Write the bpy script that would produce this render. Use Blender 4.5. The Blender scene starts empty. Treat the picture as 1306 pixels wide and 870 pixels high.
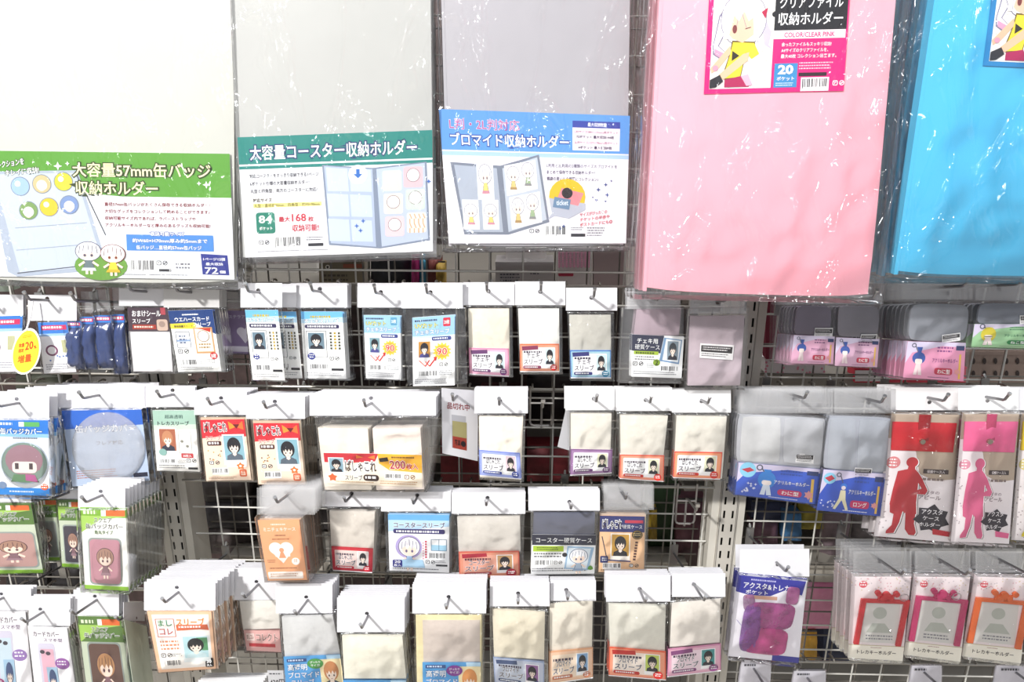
import bpy, math, random
from mathutils import Vector, Matrix
S = bpy.context.scene
COL = S.collection
PI = math.pi

# ------------------------------------------------------------------ camera
FPX = 950.0
PITCH = math.atan(FPX / 3070)
YAW = math.radians(1.0)
ROLL = math.radians(0.35)
CZ = 1.45
cd = bpy.data.cameras.new('camera'); cam = bpy.data.objects.new('camera', cd); COL.objects.link(cam)
cd.sensor_width = 36; cd.lens = FPX / 1306 * 36; cd.clip_start = 0.05; cd.clip_end = 60
RM = (Matrix.Rotation(YAW, 3, 'Z') @ Matrix.Rotation(PI / 2 - PITCH, 3, 'X') @ Matrix.Rotation(ROLL, 3, 'Z'))
cam.matrix_world = Matrix.Translation((0, 0, CZ)) @ RM.to_4x4()
S.camera = cam

# ------------------------------------------------------------------ light
S.view_settings.view_transform = 'Standard'; S.view_settings.look = 'None'
S.view_settings.gamma = 1; S.view_settings.use_curve_mapping = False
S.view_settings.exposure = 0.07
S.cycles.transparent_max_bounces = 32
S.cycles.max_bounces = 7
S.cycles.sample_clamp_indirect = 4
w = bpy.data.worlds.new('shop_ambience'); S.world = w; w.use_nodes = True
w.node_tree.nodes['Background'].inputs[0].default_value = (0.93, 0.95, 1.0, 1)
w.node_tree.nodes['Background'].inputs[1].default_value = 0.44

def aim(o, tgt):
    o.rotation_euler = (Vector(tgt) - o.location).to_track_quat('-Z', 'Y').to_euler()

def area(name, loc, tgt, sx, sy, power, col=(1, 1, 1)):
    l = bpy.data.lights.new(name, 'AREA'); l.shape = 'RECTANGLE'; l.size = sx; l.size_y = sy
    l.energy = power; l.color = col
    o = bpy.data.objects.new(name, l); COL.objects.link(o); o.location = loc; aim(o, tgt)
    return o
KEY = area('key_lamp_light', (-1.36, -1.18, 2.85), (-0.05, 1.0, 0.93), 0.20, 0.14, 136, (1, 0.985, 0.96))
BACKL = area('added_stock_light', (0.2, 1.15, 2.35), (0.2, 1.20, 1.0), 2.4, 0.12, 14, (1, 0.99, 0.97))  # added lamp above the grids, brightens the stock behind them
TUBE = area('tube_lamp_light', (0.5, -0.4, 2.57), (0.3, 0.9, 1.0), 1.6, 0.12, 16, (0.95, 0.98, 1))

# ------------------------------------------------------------------ helpers
def lin(c): return c / 12.92 if c <= .04045 else ((c + .055) / 1.055) ** 2.4
def C(h):
    h = h.lstrip('#'); return tuple(lin(int(h[i:i + 2], 16) / 255) for i in (0, 2, 4)) + (1,)

def P(px, py, Y):                       # a pixel of the photograph -> the point on the vertical plane Y
    if isinstance(Y, tuple): Y = sum(Y) / 2
    d = RM @ Vector(((px - 653) / FPX, -(py - 435) / FPX, -1))
    t = Y / d.y
    return Vector((d.x * t, Y, CZ + d.z * t))

class Q:                                # a flat, four-cornered, real-size frame; u right, v down, d towards the shopper
    def __init__(s, c, Y, k=0.0):
        if len(c) == 4: c = [c[0], c[1], c[2], c[1], c[2], c[3], c[0], c[3]]
        Yl, Yr = Y if isinstance(Y, tuple) else (Y, Y)
        s.p = [P(c[0], c[1], Yl), P(c[2], c[3], Yr), P(c[4], c[5], Yr), P(c[6], c[7], Yl)]
        a = (s.p[1] - s.p[0]).normalized(); b = (s.p[3] - s.p[0]).normalized()
        s.n = a.cross(b).normalized()
        if s.n.y > 0: s.n = -s.n
        s.W = (s.p[1] - s.p[0]).length; s.H = (s.p[3] - s.p[0]).length
    def at(s, u, v, d=0.0):
        t = s.p[0].lerp(s.p[1], u); b = s.p[3].lerp(s.p[2], u)
        return t.lerp(b, v) + s.n * d
    def c(s): return s.at(.5, .5)

class MB:
    def __init__(s): s.v = []; s.f = []; s.c = []; s.sm = []
    def face(s, pts, col, smooth=False):
        i = len(s.v); s.v += [tuple(p) for p in pts]; s.f.append(tuple(range(i, i + len(pts)))); s.c.append(col); s.sm.append(smooth)
    def box(s, q, u0, v0, u1, v1, d0, d1, col, side=None):
        a = [q.at(u, v, d1) for u, v in ((u0, v0), (u1, v0), (u1, v1), (u0, v1))]
        b = [q.at(u, v, d0) for u, v in ((u0, v0), (u1, v0), (u1, v1), (u0, v1))]
        s.face([a[3], a[2], a[1], a[0]], col); s.face(b, col)
        for i in range(4):
            j = (i + 1) % 4; s.face([a[i], a[j], b[j], b[i]], side or col)
    def grid(s, fn, nx, ny, col, smooth=True, flip=False):
        i = len(s.v)
        for y in range(ny + 1):
            for x in range(nx + 1): s.v.append(tuple(fn(x / nx, y / ny)))
        for y in range(ny):
            for x in range(nx):
                a = i + y * (nx + 1) + x; f = (a + nx + 1, a + nx + 2, a + 1, a)
                s.f.append(f[::-1] if flip else f); s.c.append(col); s.sm.append(smooth)
    def wbox(s, x0, y0, z0, x1, y1, z1, col):
        q = [(x0, y0, z0), (x1, y0, z0), (x1, y1, z0), (x0, y1, z0), (x0, y0, z1), (x1, y0, z1), (x1, y1, z1), (x0, y1, z1)]
        for f in ((0, 3, 2, 1), (4, 5, 6, 7), (0, 1, 5, 4), (1, 2, 6, 5), (2, 3, 7, 6), (3, 0, 4, 7)):
            s.face([q[k] for k in f], col)
    def tube(s, pts, r, col, n=8):
        pts = [Vector(p) for p in pts]; rings = []
        for k, p in enumerate(pts):
            t = (pts[min(k + 1, len(pts) - 1)] - pts[max(k - 1, 0)]).normalized()
            a = t.cross(Vector((1, 0, .01)) if abs(t.x) < .9 else Vector((0, 0, 1))).normalized(); b = t.cross(a)
            rings.append([p + (a * math.cos(2 * PI * i / n) + b * math.sin(2 * PI * i / n)) * r for i in range(n)])
        for k in range(len(rings) - 1):
            for i in range(n):
                j = (i + 1) % n; s.face([rings[k][i], rings[k][j], rings[k + 1][j], rings[k + 1][i]], col, True)
        s.face(rings[0][::-1], col); s.face(rings[-1], col)
    def build(s, name, m, parent=None, origin=None):
        o0 = Vector(origin) if origin is not None else (parent_world(parent) if parent else Vector((0, 0, 0)))
        me = bpy.data.meshes.new(name)
        me.from_pydata([tuple(Vector(p) - o0) for p in s.v], [], s.f)
        at = me.color_attributes.new('Col', 'FLOAT_COLOR', 'CORNER')
        arr = []
        for f, c in zip(s.f, s.c): arr += list(c) * len(f)
        at.data.foreach_set('color', arr)
        me.polygons.foreach_set('use_smooth', s.sm)
        me.materials.append(m); me.update()
        if any(s.sm): me.validate()
        o = bpy.data.objects.new(name, me); COL.objects.link(o)
        if parent: o.parent = parent
        elif origin is not None: o.location = origin
        return o

def parent_world(o):
    v = Vector((0, 0, 0))
    while o: v += o.location; o = o.parent
    return v
def tag(o, label=None, cat=None, group=None, kind=None):
    if label: o['label'] = label
    if cat: o['category'] = cat
    if group: o['group'] = group
    if kind: o['kind'] = kind
    return o
def empty(name, loc, label, cat, group=None):
    o = bpy.data.objects.new(name, None); COL.objects.link(o); o.location = loc
    o.empty_display_size = .02
    return tag(o, label, cat, group)
KIDS = {}
def copy_tree(o, parent=None):
    c = o.copy(); COL.objects.link(c)
    if parent: c.parent = parent
    for ch in [x for x in o.children]: copy_tree(ch, c)
    return c

# ------------------------------------------------------------------ materials
def mat(name, rough=.45, metal=0., coat=0., noise=0., nscale=30, bump=0., bscale=60, trans=0., sub=0., attr=True, col=(.8, .8, .8, 1), spec=.5):
    m = bpy.data.materials.new(name); m.use_nodes = True; n = m.node_tree; b = n.nodes['Principled BSDF']
    b.inputs['Roughness'].default_value = rough; b.inputs['Metallic'].default_value = metal
    b.inputs['Coat Weight'].default_value = coat; b.inputs['Coat Roughness'].default_value = .08
    b.inputs['Specular IOR Level'].default_value = spec
    if attr:
        a = n.nodes.new('ShaderNodeAttribute'); a.attribute_name = 'Col'; src = a.outputs['Color']
    else:
        r = n.nodes.new('ShaderNodeRGB'); r.outputs[0].default_value = col; src = r.outputs[0]
    tc = n.nodes.new('ShaderNodeTexCoord')
    if noise:
        t = n.nodes.new('ShaderNodeTexNoise'); t.inputs['Scale'].default_value = nscale; t.inputs['Detail'].default_value = 4
        n.links.new(tc.outputs['Object'], t.inputs['Vector'])
        mr = n.nodes.new('ShaderNodeMapRange'); mr.inputs['From Min'].default_value = .3; mr.inputs['From Max'].default_value = .7
        mr.inputs['To Min'].default_value = 1 - noise; mr.inputs['To Max'].default_value = 1 + noise * .6
        n.links.new(t.outputs['Fac'], mr.inputs['Value'])
        mx = n.nodes.new('ShaderNodeVectorMath'); mx.operation = 'SCALE'
        n.links.new(src, mx.inputs[0]); n.links.new(mr.outputs[0], mx.inputs['Scale']); src = mx.outputs[0]
    n.links.new(src, b.inputs['Base Color'])
    if bump:
        t = n.nodes.new('ShaderNodeTexNoise'); t.inputs['Scale'].default_value = bscale; t.inputs['Detail'].default_value = 3
        n.links.new(tc.outputs['Object'], t.inputs['Vector'])
        bp = n.nodes.new('ShaderNodeBump'); bp.inputs['Strength'].default_value = bump; bp.inputs['Distance'].default_value = .004
        n.links.new(t.outputs['Fac'], bp.inputs['Height']); n.links.new(bp.outputs[0], b.inputs['Normal'])
    if trans:
        o = n.nodes['Material Output']; tr = n.nodes.new('ShaderNodeBsdfTransparent'); mx = n.nodes.new('ShaderNodeMixShader')
        mx.inputs[0].default_value = trans
        n.links.new(b.outputs[0], mx.inputs[1]); n.links.new(tr.outputs[0], mx.inputs[2]); n.links.new(mx.outputs[0], o.inputs[0])
    return m

def film(name, haze=.02, gloss=.03, bump=.5, bscale=45, rough=.06, tint=(1, 1, 1, 1), crease=.5, dist=.006):
    m = bpy.data.materials.new(name); m.use_nodes = True; n = m.node_tree
    for x in list(n.nodes):
        if x.type == 'BSDF_PRINCIPLED': n.nodes.remove(x)
    o = n.nodes['Material Output']
    tr = n.nodes.new('ShaderNodeBsdfTransparent'); tr.inputs[0].default_value = tint
    df = n.nodes.new('ShaderNodeBsdfDiffuse'); df.inputs[0].default_value = (.9, .9, .92, 1)
    gl = n.nodes.new('ShaderNodeBsdfGlossy'); gl.inputs['Roughness'].default_value = rough
    tc = n.nodes.new('ShaderNodeTexCoord'); mp = n.nodes.new('ShaderNodeMapping'); mp.inputs['Scale'].default_value = (1, 1, .45)
    mp.inputs['Rotation'].default_value = (0, .35, 0)
    t = n.nodes.new('ShaderNodeTexNoise'); t.inputs['Scale'].default_value = bscale; t.inputs['Detail'].default_value = 3; t.inputs['Distortion'].default_value = .8
    n.links.new(tc.outputs['Object'], mp.inputs[0]); n.links.new(mp.outputs[0], t.inputs['Vector'])
    bp = n.nodes.new('ShaderNodeBump'); bp.inputs['Strength'].default_value = bump; bp.inputs['Distance'].default_value = dist
    cr = n.nodes.new('ShaderNodeMapRange'); cr.inputs['From Min'].default_value = crease; cr.inputs['From Max'].default_value = crease + .3; cr.clamp = True
    n.links.new(t.outputs['Fac'], cr.inputs['Value']); n.links.new(cr.outputs[0], bp.inputs['Height']); n.links.new(bp.outputs[0], gl.inputs['Normal'])
    lw = n.nodes.new('ShaderNodeFresnel'); lw.inputs['IOR'].default_value = 1.3; pass
    ad = n.nodes.new('ShaderNodeMath'); ad.operation = 'MULTIPLY_ADD'; ad.use_clamp = True
    ad.inputs[1].default_value = .7; ad.inputs[2].default_value = gloss * .5
    n.links.new(lw.outputs[0], ad.inputs[0])
    m1 = n.nodes.new('ShaderNodeMixShader'); m1.inputs[0].default_value = haze
    n.links.new(tr.outputs[0], m1.inputs[1]); n.links.new(df.outputs[0], m1.inputs[2])
    m2 = n.nodes.new('ShaderNodeMixShader'); n.links.new(ad.outputs[0], m2.inputs[0])
    n.links.new(m1.outputs[0], m2.inputs[1]); n.links.new(gl.outputs[0], m2.inputs[2]); n.links.new(m2.outputs[0], o.inputs[0])
    return m

INK = mat('printed_ink', rough=.42)
CARD = mat('insert_card', rough=.5)
HEAD = mat('white_header_plastic', rough=.38, noise=.04, nscale=25)
SLEEVE = mat('milky_sleeve_stack', rough=.32, noise=.12, nscale=30, bump=.75, bscale=34, coat=.9)  # colour mottling stands in for uneven reflections on the sleeves
CASE = mat('hard_clear_case', rough=.2, noise=.16, nscale=22, coat=.9, bump=.5, bscale=22)
POLY = mat('polypropylene_cover', rough=.33, noise=.05, nscale=6, coat=.35, bump=.05, bscale=9)
FILM = film('clear_film', haze=.01, gloss=.03, bump=1, crease=.48, dist=.012, rough=.1)
BIGFILM = film('crinkled_bag_film', haze=.012, gloss=.12, bump=1.0, bscale=24, rough=.1, crease=.48, dist=.022)
HEADC = film('clear_header_film', haze=.13, gloss=.05, bump=.35)
STIFF = film('stiff_clear_plastic', haze=.02, gloss=.03, bump=.2, bscale=22)
WIRE = mat('nickel_wire', rough=.33, metal=.9)
PAINT = mat('painted_steel', rough=.5, noise=.05, nscale=14)
DARK = mat('dark_stock', rough=.6, noise=.5, nscale=26, bump=.6, bscale=30)
BOXM = mat('carton_card', rough=.6, noise=.08, nscale=20)
FLOORM = mat('floor_vinyl', rough=.4, noise=.08, nscale=3)
TINT = mat('tinted_soft_vinyl', rough=.2, noise=.15, nscale=24, coat=.5, bump=.3, bscale=30, trans=.04)
VINYL = mat('thin_tinted_vinyl', rough=.2, noise=.3, nscale=60, coat=.9, bump=1.0, bscale=55, trans=.4)
FROST = film('frosted_clear_plastic', haze=.2, gloss=.16, bump=1.0, bscale=50, rough=.12)

# ------------------------------------------------------------------ flat print
TC = {}
def tmesh(s, off, frame=None):
    key = (s, off)
    if key in TC: return TC[key]
    cu = bpy.data.curves.new('t', 'FONT'); cu.body = s; cu.resolution_u = 2; cu.offset = off; cu.fill_mode = 'FRONT'
    ob = bpy.data.objects.new('t', cu); COL.objects.link(ob)
    dg = bpy.context.evaluated_depsgraph_get(); me = ob.evaluated_get(dg).to_mesh()
    vs = [(v.co.x, v.co.y) for v in me.vertices]; fs = [tuple(p.vertices) for p in me.polygons]
    ob.to_mesh_clear(); bpy.data.objects.remove(ob); bpy.data.curves.remove(cu)
    xs = [v[0] for v in vs] or [0, 1]; ys = [v[1] for v in vs] or [0, 1]
    TC[key] = (vs, fs, (min(xs), min(ys), max(xs), max(ys)))
    return TC[key]

STEP = .00013
class PR(MB):
    def __init__(s, q, base=.0006, seed=1):
        super().__init__(); s.q = q; s.b = base; s.r = random.Random(seed); s.a = q.W / max(q.H, 1e-6)
    def pt(s, u, v, l): return s.q.at(u, v, s.b + STEP * l)
    def poly(s, pts, c, l=1):
        s.k = (getattr(s, 'k', 0) + 1) % 40; e = s.k * 2e-6 / STEP
        s.face([s.pt(u, v, l + e) for u, v in pts], C(c))
    def rect(s, u0, v0, u1, v1, c, l=1): s.poly([(u0, v1), (u1, v1), (u1, v0), (u0, v0)], c, l)
    def ell(s, u, v, ru, rv, c, l=1, n=20, a0=0, a1=2 * PI):
        s.poly([(u + ru * math.cos(a0 + (a1 - a0) * i / n), v + rv * math.sin(a0 + (a1 - a0) * i / n)) for i in range(n + (a1 - a0 < 6))], c, l)
    def circ(s, u, v, r, c, l=1, n=20): s.ell(u, v, r, r * s.a, c, l, n)
    def rr(s, u0, v0, u1, v1, c, l=1, r=.03):
        rv = r * s.a; p = []
        for cx, cy, a in ((u1 - r, v0 + rv, -PI / 2), (u1 - r, v1 - rv, 0), (u0 + r, v1 - rv, PI / 2), (u0 + r, v0 + rv, PI)):
            for k in range(4): p.append((cx + r * math.cos(a + k * PI / 6), cy + rv * math.sin(a + k * PI / 6)))
        s.poly(p, c, l)
    def ring(s, u, v, r0, r1, c, l=1, n=20):
        for i in range(n):
            a, b = 2 * PI * i / n, 2 * PI * (i + 1) / n
            s.poly([(u + r * math.cos(t), v + r * s.a * math.sin(t)) for r, t in ((r0, a), (r1, a), (r1, b), (r0, b))], c, l)
    def frame(s, u0, v0, u1, v1, t, c, l=1):
        tv = t * s.a
        for r in ((u0, v0, u1, v0 + tv), (u0, v1 - tv, u1, v1), (u0, v0, u0 + t, v1), (u1 - t, v0, u1, v1)): s.rect(*r, c, l)
    def line(s, u0, v0, u1, v1, t, c, l=1):
        dx, dy = u1 - u0, (v1 - v0) / s.a; L = math.hypot(dx, dy) or 1; nx, ny = -dy / L * t / 2, dx / L * t / 2 * s.a
        s.poly([(u0 + nx, v0 + ny), (u1 + nx, v1 + ny), (u1 - nx, v1 - ny), (u0 - nx, v0 - ny)], c, l)
    def star(s, u, v, r, c, l=1, n=4, k=.38, rot=0):
        s.poly([(u + (r if i % 2 == 0 else r * k) * math.sin(PI * i / n + rot), v - (r if i % 2 == 0 else r * k) * s.a * math.cos(PI * i / n + rot)) for i in range(2 * n)], c, l)
    def T(s, t, u0, v0, u1, v1, c, l=2, o=None, ow=.045, b=.015, sh=0):
        if any(ch in '硬超判' for ch in t): b = 0; ow = min(ow, .03)
        _, _, (x0, y0, x1, y1) = tmesh(t, b)
        for col, off, ll in (((o, b + ow, l),) if o else ()) + ((c, b, l + 1),):
            vs, fs, _b = tmesh(t, off); i = len(s.v)
            for x, y in vs:
                uu = (x - x0) / (x1 - x0 or 1); vv = 1 - (y - y0) / (y1 - y0 or 1)
                s.v.append(tuple(s.pt(u0 + uu * (u1 - u0), v0 + vv * (v1 - v0) + sh * (uu - .5), ll)))
            cc = C(col)
            for f in fs: s.f.append(tuple(k + i for k in f)); s.c.append(cc); s.sm.append(False)
    def LN(s, u0, v0, u1, v1, n, c='#6a6a72', l=2, fill=.45):
        h = (v1 - v0) / n
        for k in range(n):
            u = u0; e = u1 - s.r.random() * .15 * (u1 - u0)
            while u < e:
                wd = (.25 + s.r.random() * .6) * h / s.a
                s.rect(u, v0 + k * h, min(u + wd, e), v0 + k * h + h * fill, c, l); u += wd + .25 * h / s.a
    def BAR(s, u0, v0, u1, v1, bg='#ffffff', l=2, n=22):
        if bg: s.rect(u0 - .01, v0 - .01, u1 + .01, v1 + .02, bg, l)
        wd = (u1 - u0) / n
        for k in range(n):
            if k in (0, n // 2, n - 1) or s.r.random() < .78:
                t = wd * (.3 + .5 * s.r.random()); s.rect(u0 + k * wd, v0, u0 + k * wd + t, v1 - (v1 - v0) * .14 * (k % 11 != 0), '#26262c', l + 1)
    def MARKS(s, u, v, r, c='#3a3a40', l=2, bg='#ffffff'):
        s.rr(u - r, v - r * s.a, u + r, v + r * s.a, c, l, r * .5); s.rr(u - r * .7, v - r * .7 * s.a, u + r * .7, v + r * .7 * s.a, bg, l + 1, r * .3)
        s.rect(u - r * .35, v - r * .4 * s.a, u + r * .35, v - r * .1 * s.a, c, l + 2); s.rect(u - r * .35, v - r * .1 * s.a, u - r * .1, v + r * .45 * s.a, c, l + 2)
        u += 2.6 * r; s.ring(u, v, r * .72, r, c, l); s.line(u - r * .6, v + r * .4 * s.a, u + r * .6, v - r * .4 * s.a, r * .4, c, l + 1)
    def POR(s, u0, v0, u1, v1, hair='#23222a', bg='#9fc4d6', cloth='#2b2d38', skin='#fbe9dc', frame='#ffffff', l=2, eyes='#3a3036'):
        W, H = u1 - u0, v1 - v0
        def m(x, y): return (u0 + x * W, v0 + y * H)
        if frame: s.rect(u0 - W * .07, v0 - H * .05, u1 + W * .07, v1 + H * .2, frame, l)
        s.rect(u0, v0, u1, v1, bg, l + 1)
        s.poly([m(.08, 1), m(.92, 1), m(.88, .82), m(.64, .72), m(.36, .72), m(.12, .82)], cloth, l + 2)
        s.poly([m(.42, .66), m(.58, .66), m(.6, .78), m(.5, .84), m(.4, .78)], skin, l + 3)
        s.ell(*m(.5, .4), W * .34, H * .33, hair, l + 3)
        s.poly([m(.27, .38), m(.73, .38), m(.72, .56), m(.6, .7), m(.5, .75), m(.4, .7), m(.28, .56)], skin, l + 4)
        s.poly([m(.2, .46), m(.24, .2), m(.5, .1), m(.76, .2), m(.8, .46), m(.74, .54), m(.7, .4), m(.64, .5), m(.56, .38), m(.48, .5), m(.4, .38), m(.33, .5), m(.27, .42), m(.24, .54)], hair, l + 5)
        for x in (.39, .61): s.ell(*m(x, .55), W * .035, H * .035, eyes, l + 5, 8)
        s.line(*m(.46, .66), *m(.54, .66), H * .015, '#a0605a', l + 5)
    def CHIBI(s, u0, v0, u1, v1, hair='#f2f2f6', dress='#e9cf3e', skin='#fbe3d3', line='#5a5568', trim='#c92a5c', l=2):
        W, H = u1 - u0, v1 - v0
        def m(x, y): return (u0 + x * W, v0 + y * H)
        s.ell(*m(.5, .3), W * .46, H * .3, line, l); s.ell(*m(.5, .3), W * .43, H * .28, hair, l + 1)
        s.poly([m(.38, .56), m(.62, .56), m(.72, .86), m(.28, .86)], line, l); s.poly([m(.4, .57), m(.6, .57), m(.69, .84), m(.31, .84)], dress, l + 1)
        s.poly([m(.28, .8), m(.72, .8), m(.76, .89), m(.24, .89)], trim, l + 2)
        for x in (.38, .54): s.rect(u0 + x * W, v0 + .86 * H, u0 + (x + .09) * W, v1, skin, l + 1)
        s.line(*m(.36, .62), *m(.16, .74), W * .08, skin, l + 2); s.line(*m(.64, .62), *m(.84, .74), W * .08, skin, l + 2)
        s.ell(*m(.5, .38), W * .3, H * .19, skin, l + 2)
        s.poly([m(.18, .36), m(.22, .14), m(.5, .06), m(.78, .14), m(.82, .36), m(.7, .28), m(.62, .37), m(.52, .26), m(.42, .37), m(.32, .28)], hair, l + 3)
        for a, b in (((.22, .14), (.18, .36)), ((.36, .12), (.32, .28)), ((.5, .08), (.52, .26)), ((.66, .12), (.62, .36)), ((.78, .14), (.82, .36))): s.line(*m(*a), *m(*b), W * .018, line, l + 5)
        for x in (.38, .62): s.ell(*m(x, .42), W * .05, H * .045, line, l + 4, 8)

def card(parent, quad, Y, design, base='#ffffff', name='insert_card', d=0.0, seed=1, thick=.0004, back=True, **kw):
    q = Q(quad, Y); m = MB(); m.box(q, 0, 0, 1, 1, d, d + thick, C(base)); o = m.build(name, CARD, parent)
    if design:
        p = PR(q, d + thick + .0001, seed); design(p, **kw)
        if p.f: p.build('printed_design', INK, o)
    return o

# ------------------------------------------------------------------ packet pieces
RND = random.Random(7)
ORD = ['second', 'third', 'fourth', 'fifth', 'sixth', 'seventh', 'eighth', 'ninth', 'tenth', 'eleventh', 'twelfth']
def header_mesh(q, hole=(.5, .5), r=.003, t=.0008, col='#f4f4f6'):
    m = MB(); W, H = q.W, q.H; hx, hy = hole
    ang = [2 * PI * k / 14 for k in range(14)] + [math.atan2((cy - hy) * H, (cx - hx) * W) % (2 * PI) for cx in (0, 1) for cy in (0, 1)]
    ang = sorted(set(round(a, 5) for a in ang)); inn = []; out = []
    for a in ang:
        dx, dy = math.cos(a), math.sin(a); inn.append((hx + r * dx / W, hy + r * dy / H)); ts = []
        if dx > 1e-6: ts.append((1 - hx) * W / dx)
        if dx < -1e-6: ts.append(-hx * W / dx)
        if dy > 1e-6: ts.append((1 - hy) * H / dy)
        if dy < -1e-6: ts.append(-hy * H / dy)
        k = min(ts); out.append((hx + k * dx / W, hy + k * dy / H))
    c = C(col); n = len(ang)
    for i in range(n):
        j = (i + 1) % n
        m.face([q.at(*inn[i], t), q.at(*inn[j], t), q.at(*out[j], t), q.at(*out[i], t)], c)
        m.face([q.at(*inn[i], 0), q.at(*out[i], 0), q.at(*out[j], 0), q.at(*inn[j], 0)], c)
        m.face([q.at(*inn[i], 0), q.at(*inn[j], 0), q.at(*inn[j], t), q.at(*inn[i], t)], c)
        m.face([q.at(*out[i], 0), q.at(*out[i], t), q.at(*out[j], t), q.at(*out[j], 0)], c)
    return m

def pillow(q, d0, d1, bulge, col, nx=8, ny=8, noise=0., seed=0, u0=0, v0=0, u1=1, v1=1, back=True, rc=0.0):
    m = MB(); r = random.Random(seed); H = [[r.uniform(-1, 1) for _ in range(nx + 1)] for _ in range(ny + 1)]
    def edge(x, y):
        e = (1 - (2 * x - 1) ** 6) * (1 - (2 * y - 1) ** 6); return e
    def uv(x, y):
        if rc == 1:
            X, Y2 = 2 * x - 1, 2 * y - 1; x, y = (X * math.sqrt(1 - Y2 * Y2 / 2) + 1) / 2, (Y2 * math.sqrt(1 - X * X / 2) + 1) / 2
        elif rc:
            X, Y2 = 2 * x - 1, 2 * y - 1; k = 1 - rc * (X * X * Y2 * Y2) ** 2; X *= k; Y2 *= k; x, y = (X + 1) / 2, (Y2 + 1) / 2
        return u0 + x * (u1 - u0), v0 + y * (v1 - v0)
    def f(x, y):
        e = edge(x, y); k = noise * H[int(round(y * ny))][int(round(x * nx))] * min(1, e * 1.5)
        return q.at(*uv(x, y), d1 * 1.0 + bulge * e + k)
    m.grid(f, nx, ny, col)
    if back:
        m.grid(lambda x, y: q.at(*uv(x, y), d0), 2 if not rc else nx, 2 if not rc else ny, col, True, True)
        for a, b in ((0, 1), (1, 0)):
            for e in (0, 1):
                n = nx if a == 0 else ny
                for k in range(n):
                    if a == 0: p = [(k / n, e), ((k + 1) / n, e)]
                    else: p = [(e, k / n), (e, (k + 1) / n)]
                    A, B = uv(*p[0]), uv(*p[1])
                    m.face([q.at(*A, d0), q.at(*B, d0), f(*p[1]), f(*p[0])], col)
    return m

SL = math.tan(math.radians(15))
GY = 1.085
HOOKS = []
def hook(px, py, Y, label, side=0, tip=.042, grid=GY, bend=58, upl=.012, r=.0019, cat='hook'):
    if isinstance(Y, tuple): Y = sum(Y) / 2
    h = P(px, py, Y); root = Vector((h.x, grid - .004, h.z - (grid - Y) * SL))
    e = empty('display_hook', root, label, cat, 'wire hooks on the grid')
    el = h + Vector((0, -tip, tip * SL)); b = math.radians(bend)
    t1 = el + Vector((0, -upl * .35 * math.cos(b * .5), upl * .35 * math.sin(b * .5)))
    t2 = t1 + Vector((0, -upl * math.cos(b), upl * math.sin(b)))
    m = MB(); m.tube([root, h, el, t1, t2], r, C('#8a898c'), 8); m.build('prong', WIRE, e)
    m = MB(); m.tube([t2 - (t2 - t1).normalized() * .0012, t2 + (t2 - t1).normalized() * .0016], r * 1.35, C('#c0c0c2'), 8); m.build('tip_cap', WIRE, e)
    m = MB(); m.wbox(root.x - .006, root.y - .002, root.z - .022, root.x + .006, root.y + .001, root.z + .016, C('#b9b8b6'))
    m.tube([root + Vector((0, 0, .016)), root + Vector((0, .004, .02)), root + Vector((0, .009, .014))], .002, C('#b9b8b6'), 6); m.build('mount_clip', WIRE, e)
    return e

def packet(name, short, label, cat, Y, head, body, content=None, inserts=(), n=0, sp=.006, hole=None, hk=True, filmed=True, headmat=None,
           headcol='#e4e3e7', group=None, thick=.004, ccol='#d9d2c2', cmat=None, jit=.0007, dx=0.0, filmmat=None, fq=None, extra=None, tip=.035, rc=0, noise=.0010, nosl=False):
    """one hanging packet: header with its hole, contents, printed inserts, film pouch; n more copies of it hang behind"""
    hq = Q(head, Y) if head else None; bq = Q(body, Y)
    if head and hole is None:
        hole = ((head[0] + head[2]) / 2, head[1] + (head[3 if len(head) == 4 else 5] - head[1]) * .42)
    org = P(hole[0], hole[1], Y) if hole else bq.at(.5, 0)
    root = empty(name, org, label, cat, group)
    if hq:
        if hole:
            hp = P(hole[0], hole[1], Y)
            a = hq.p[1] - hq.p[0]; b = hq.p[3] - hq.p[0]; dd = hp - hq.p[0]
            hu = min(.92, max(.08, dd.dot(a) / a.dot(a))); hv = min(.85, max(.15, dd.dot(b) / b.dot(b)))
        else: hu, hv = .5, .45
        header_mesh(hq, (hu, hv), col=headcol).build('header', headmat or HEAD, root)
    for k, ct in enumerate(content or []):
        cq, cc = (ct if isinstance(ct, tuple) else (ct, ccol))
        pillow(Q(cq, Y), -thick, -.0008 + k * .0009, .0006, C(cc), 8, 8, .0003, seed=k + len(short), rc=rc).build('sleeve_stack' if cmat is None else 'clear_case', cmat or SLEEVE, root)
    for k, it in enumerate(inserts):
        kw = it[3] if len(it) > 3 else {}
        card(root, it[0], Y, it[1], base=it[2] if len(it) > 2 else '#ffffff', d=.0009, seed=len(short) * 7 + k, **kw)
    if filmed:
        pillow(bq if fq is None else Q(fq, Y), -thick - .0012, .0018 + (.007 if extra else 0), .0022, (1, 1, 1, 1), 12, 14, noise, seed=hash(len(short) * 31 + int(body[0])) % 9999).build('film_pouch', filmmat or FILM, root)
    if extra: extra(root, bq, Y)
    for k in range(n):
        c = copy_tree(root); s = sp * (k + 1)
        c.location = org + Vector((dx * (k + 1) + RND.uniform(-jit, jit), s, -s * SL + RND.uniform(-jit, jit) * .5))
        c['label'] = ORD[k] + ' from the front in the pile headed by the ' + short
        c['group'] = 'packets behind the ' + short
    if hk and hole: hook(hole[0], hole[1], Y, 'wire hook holding the ' + short, tip=tip)
    return root

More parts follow.
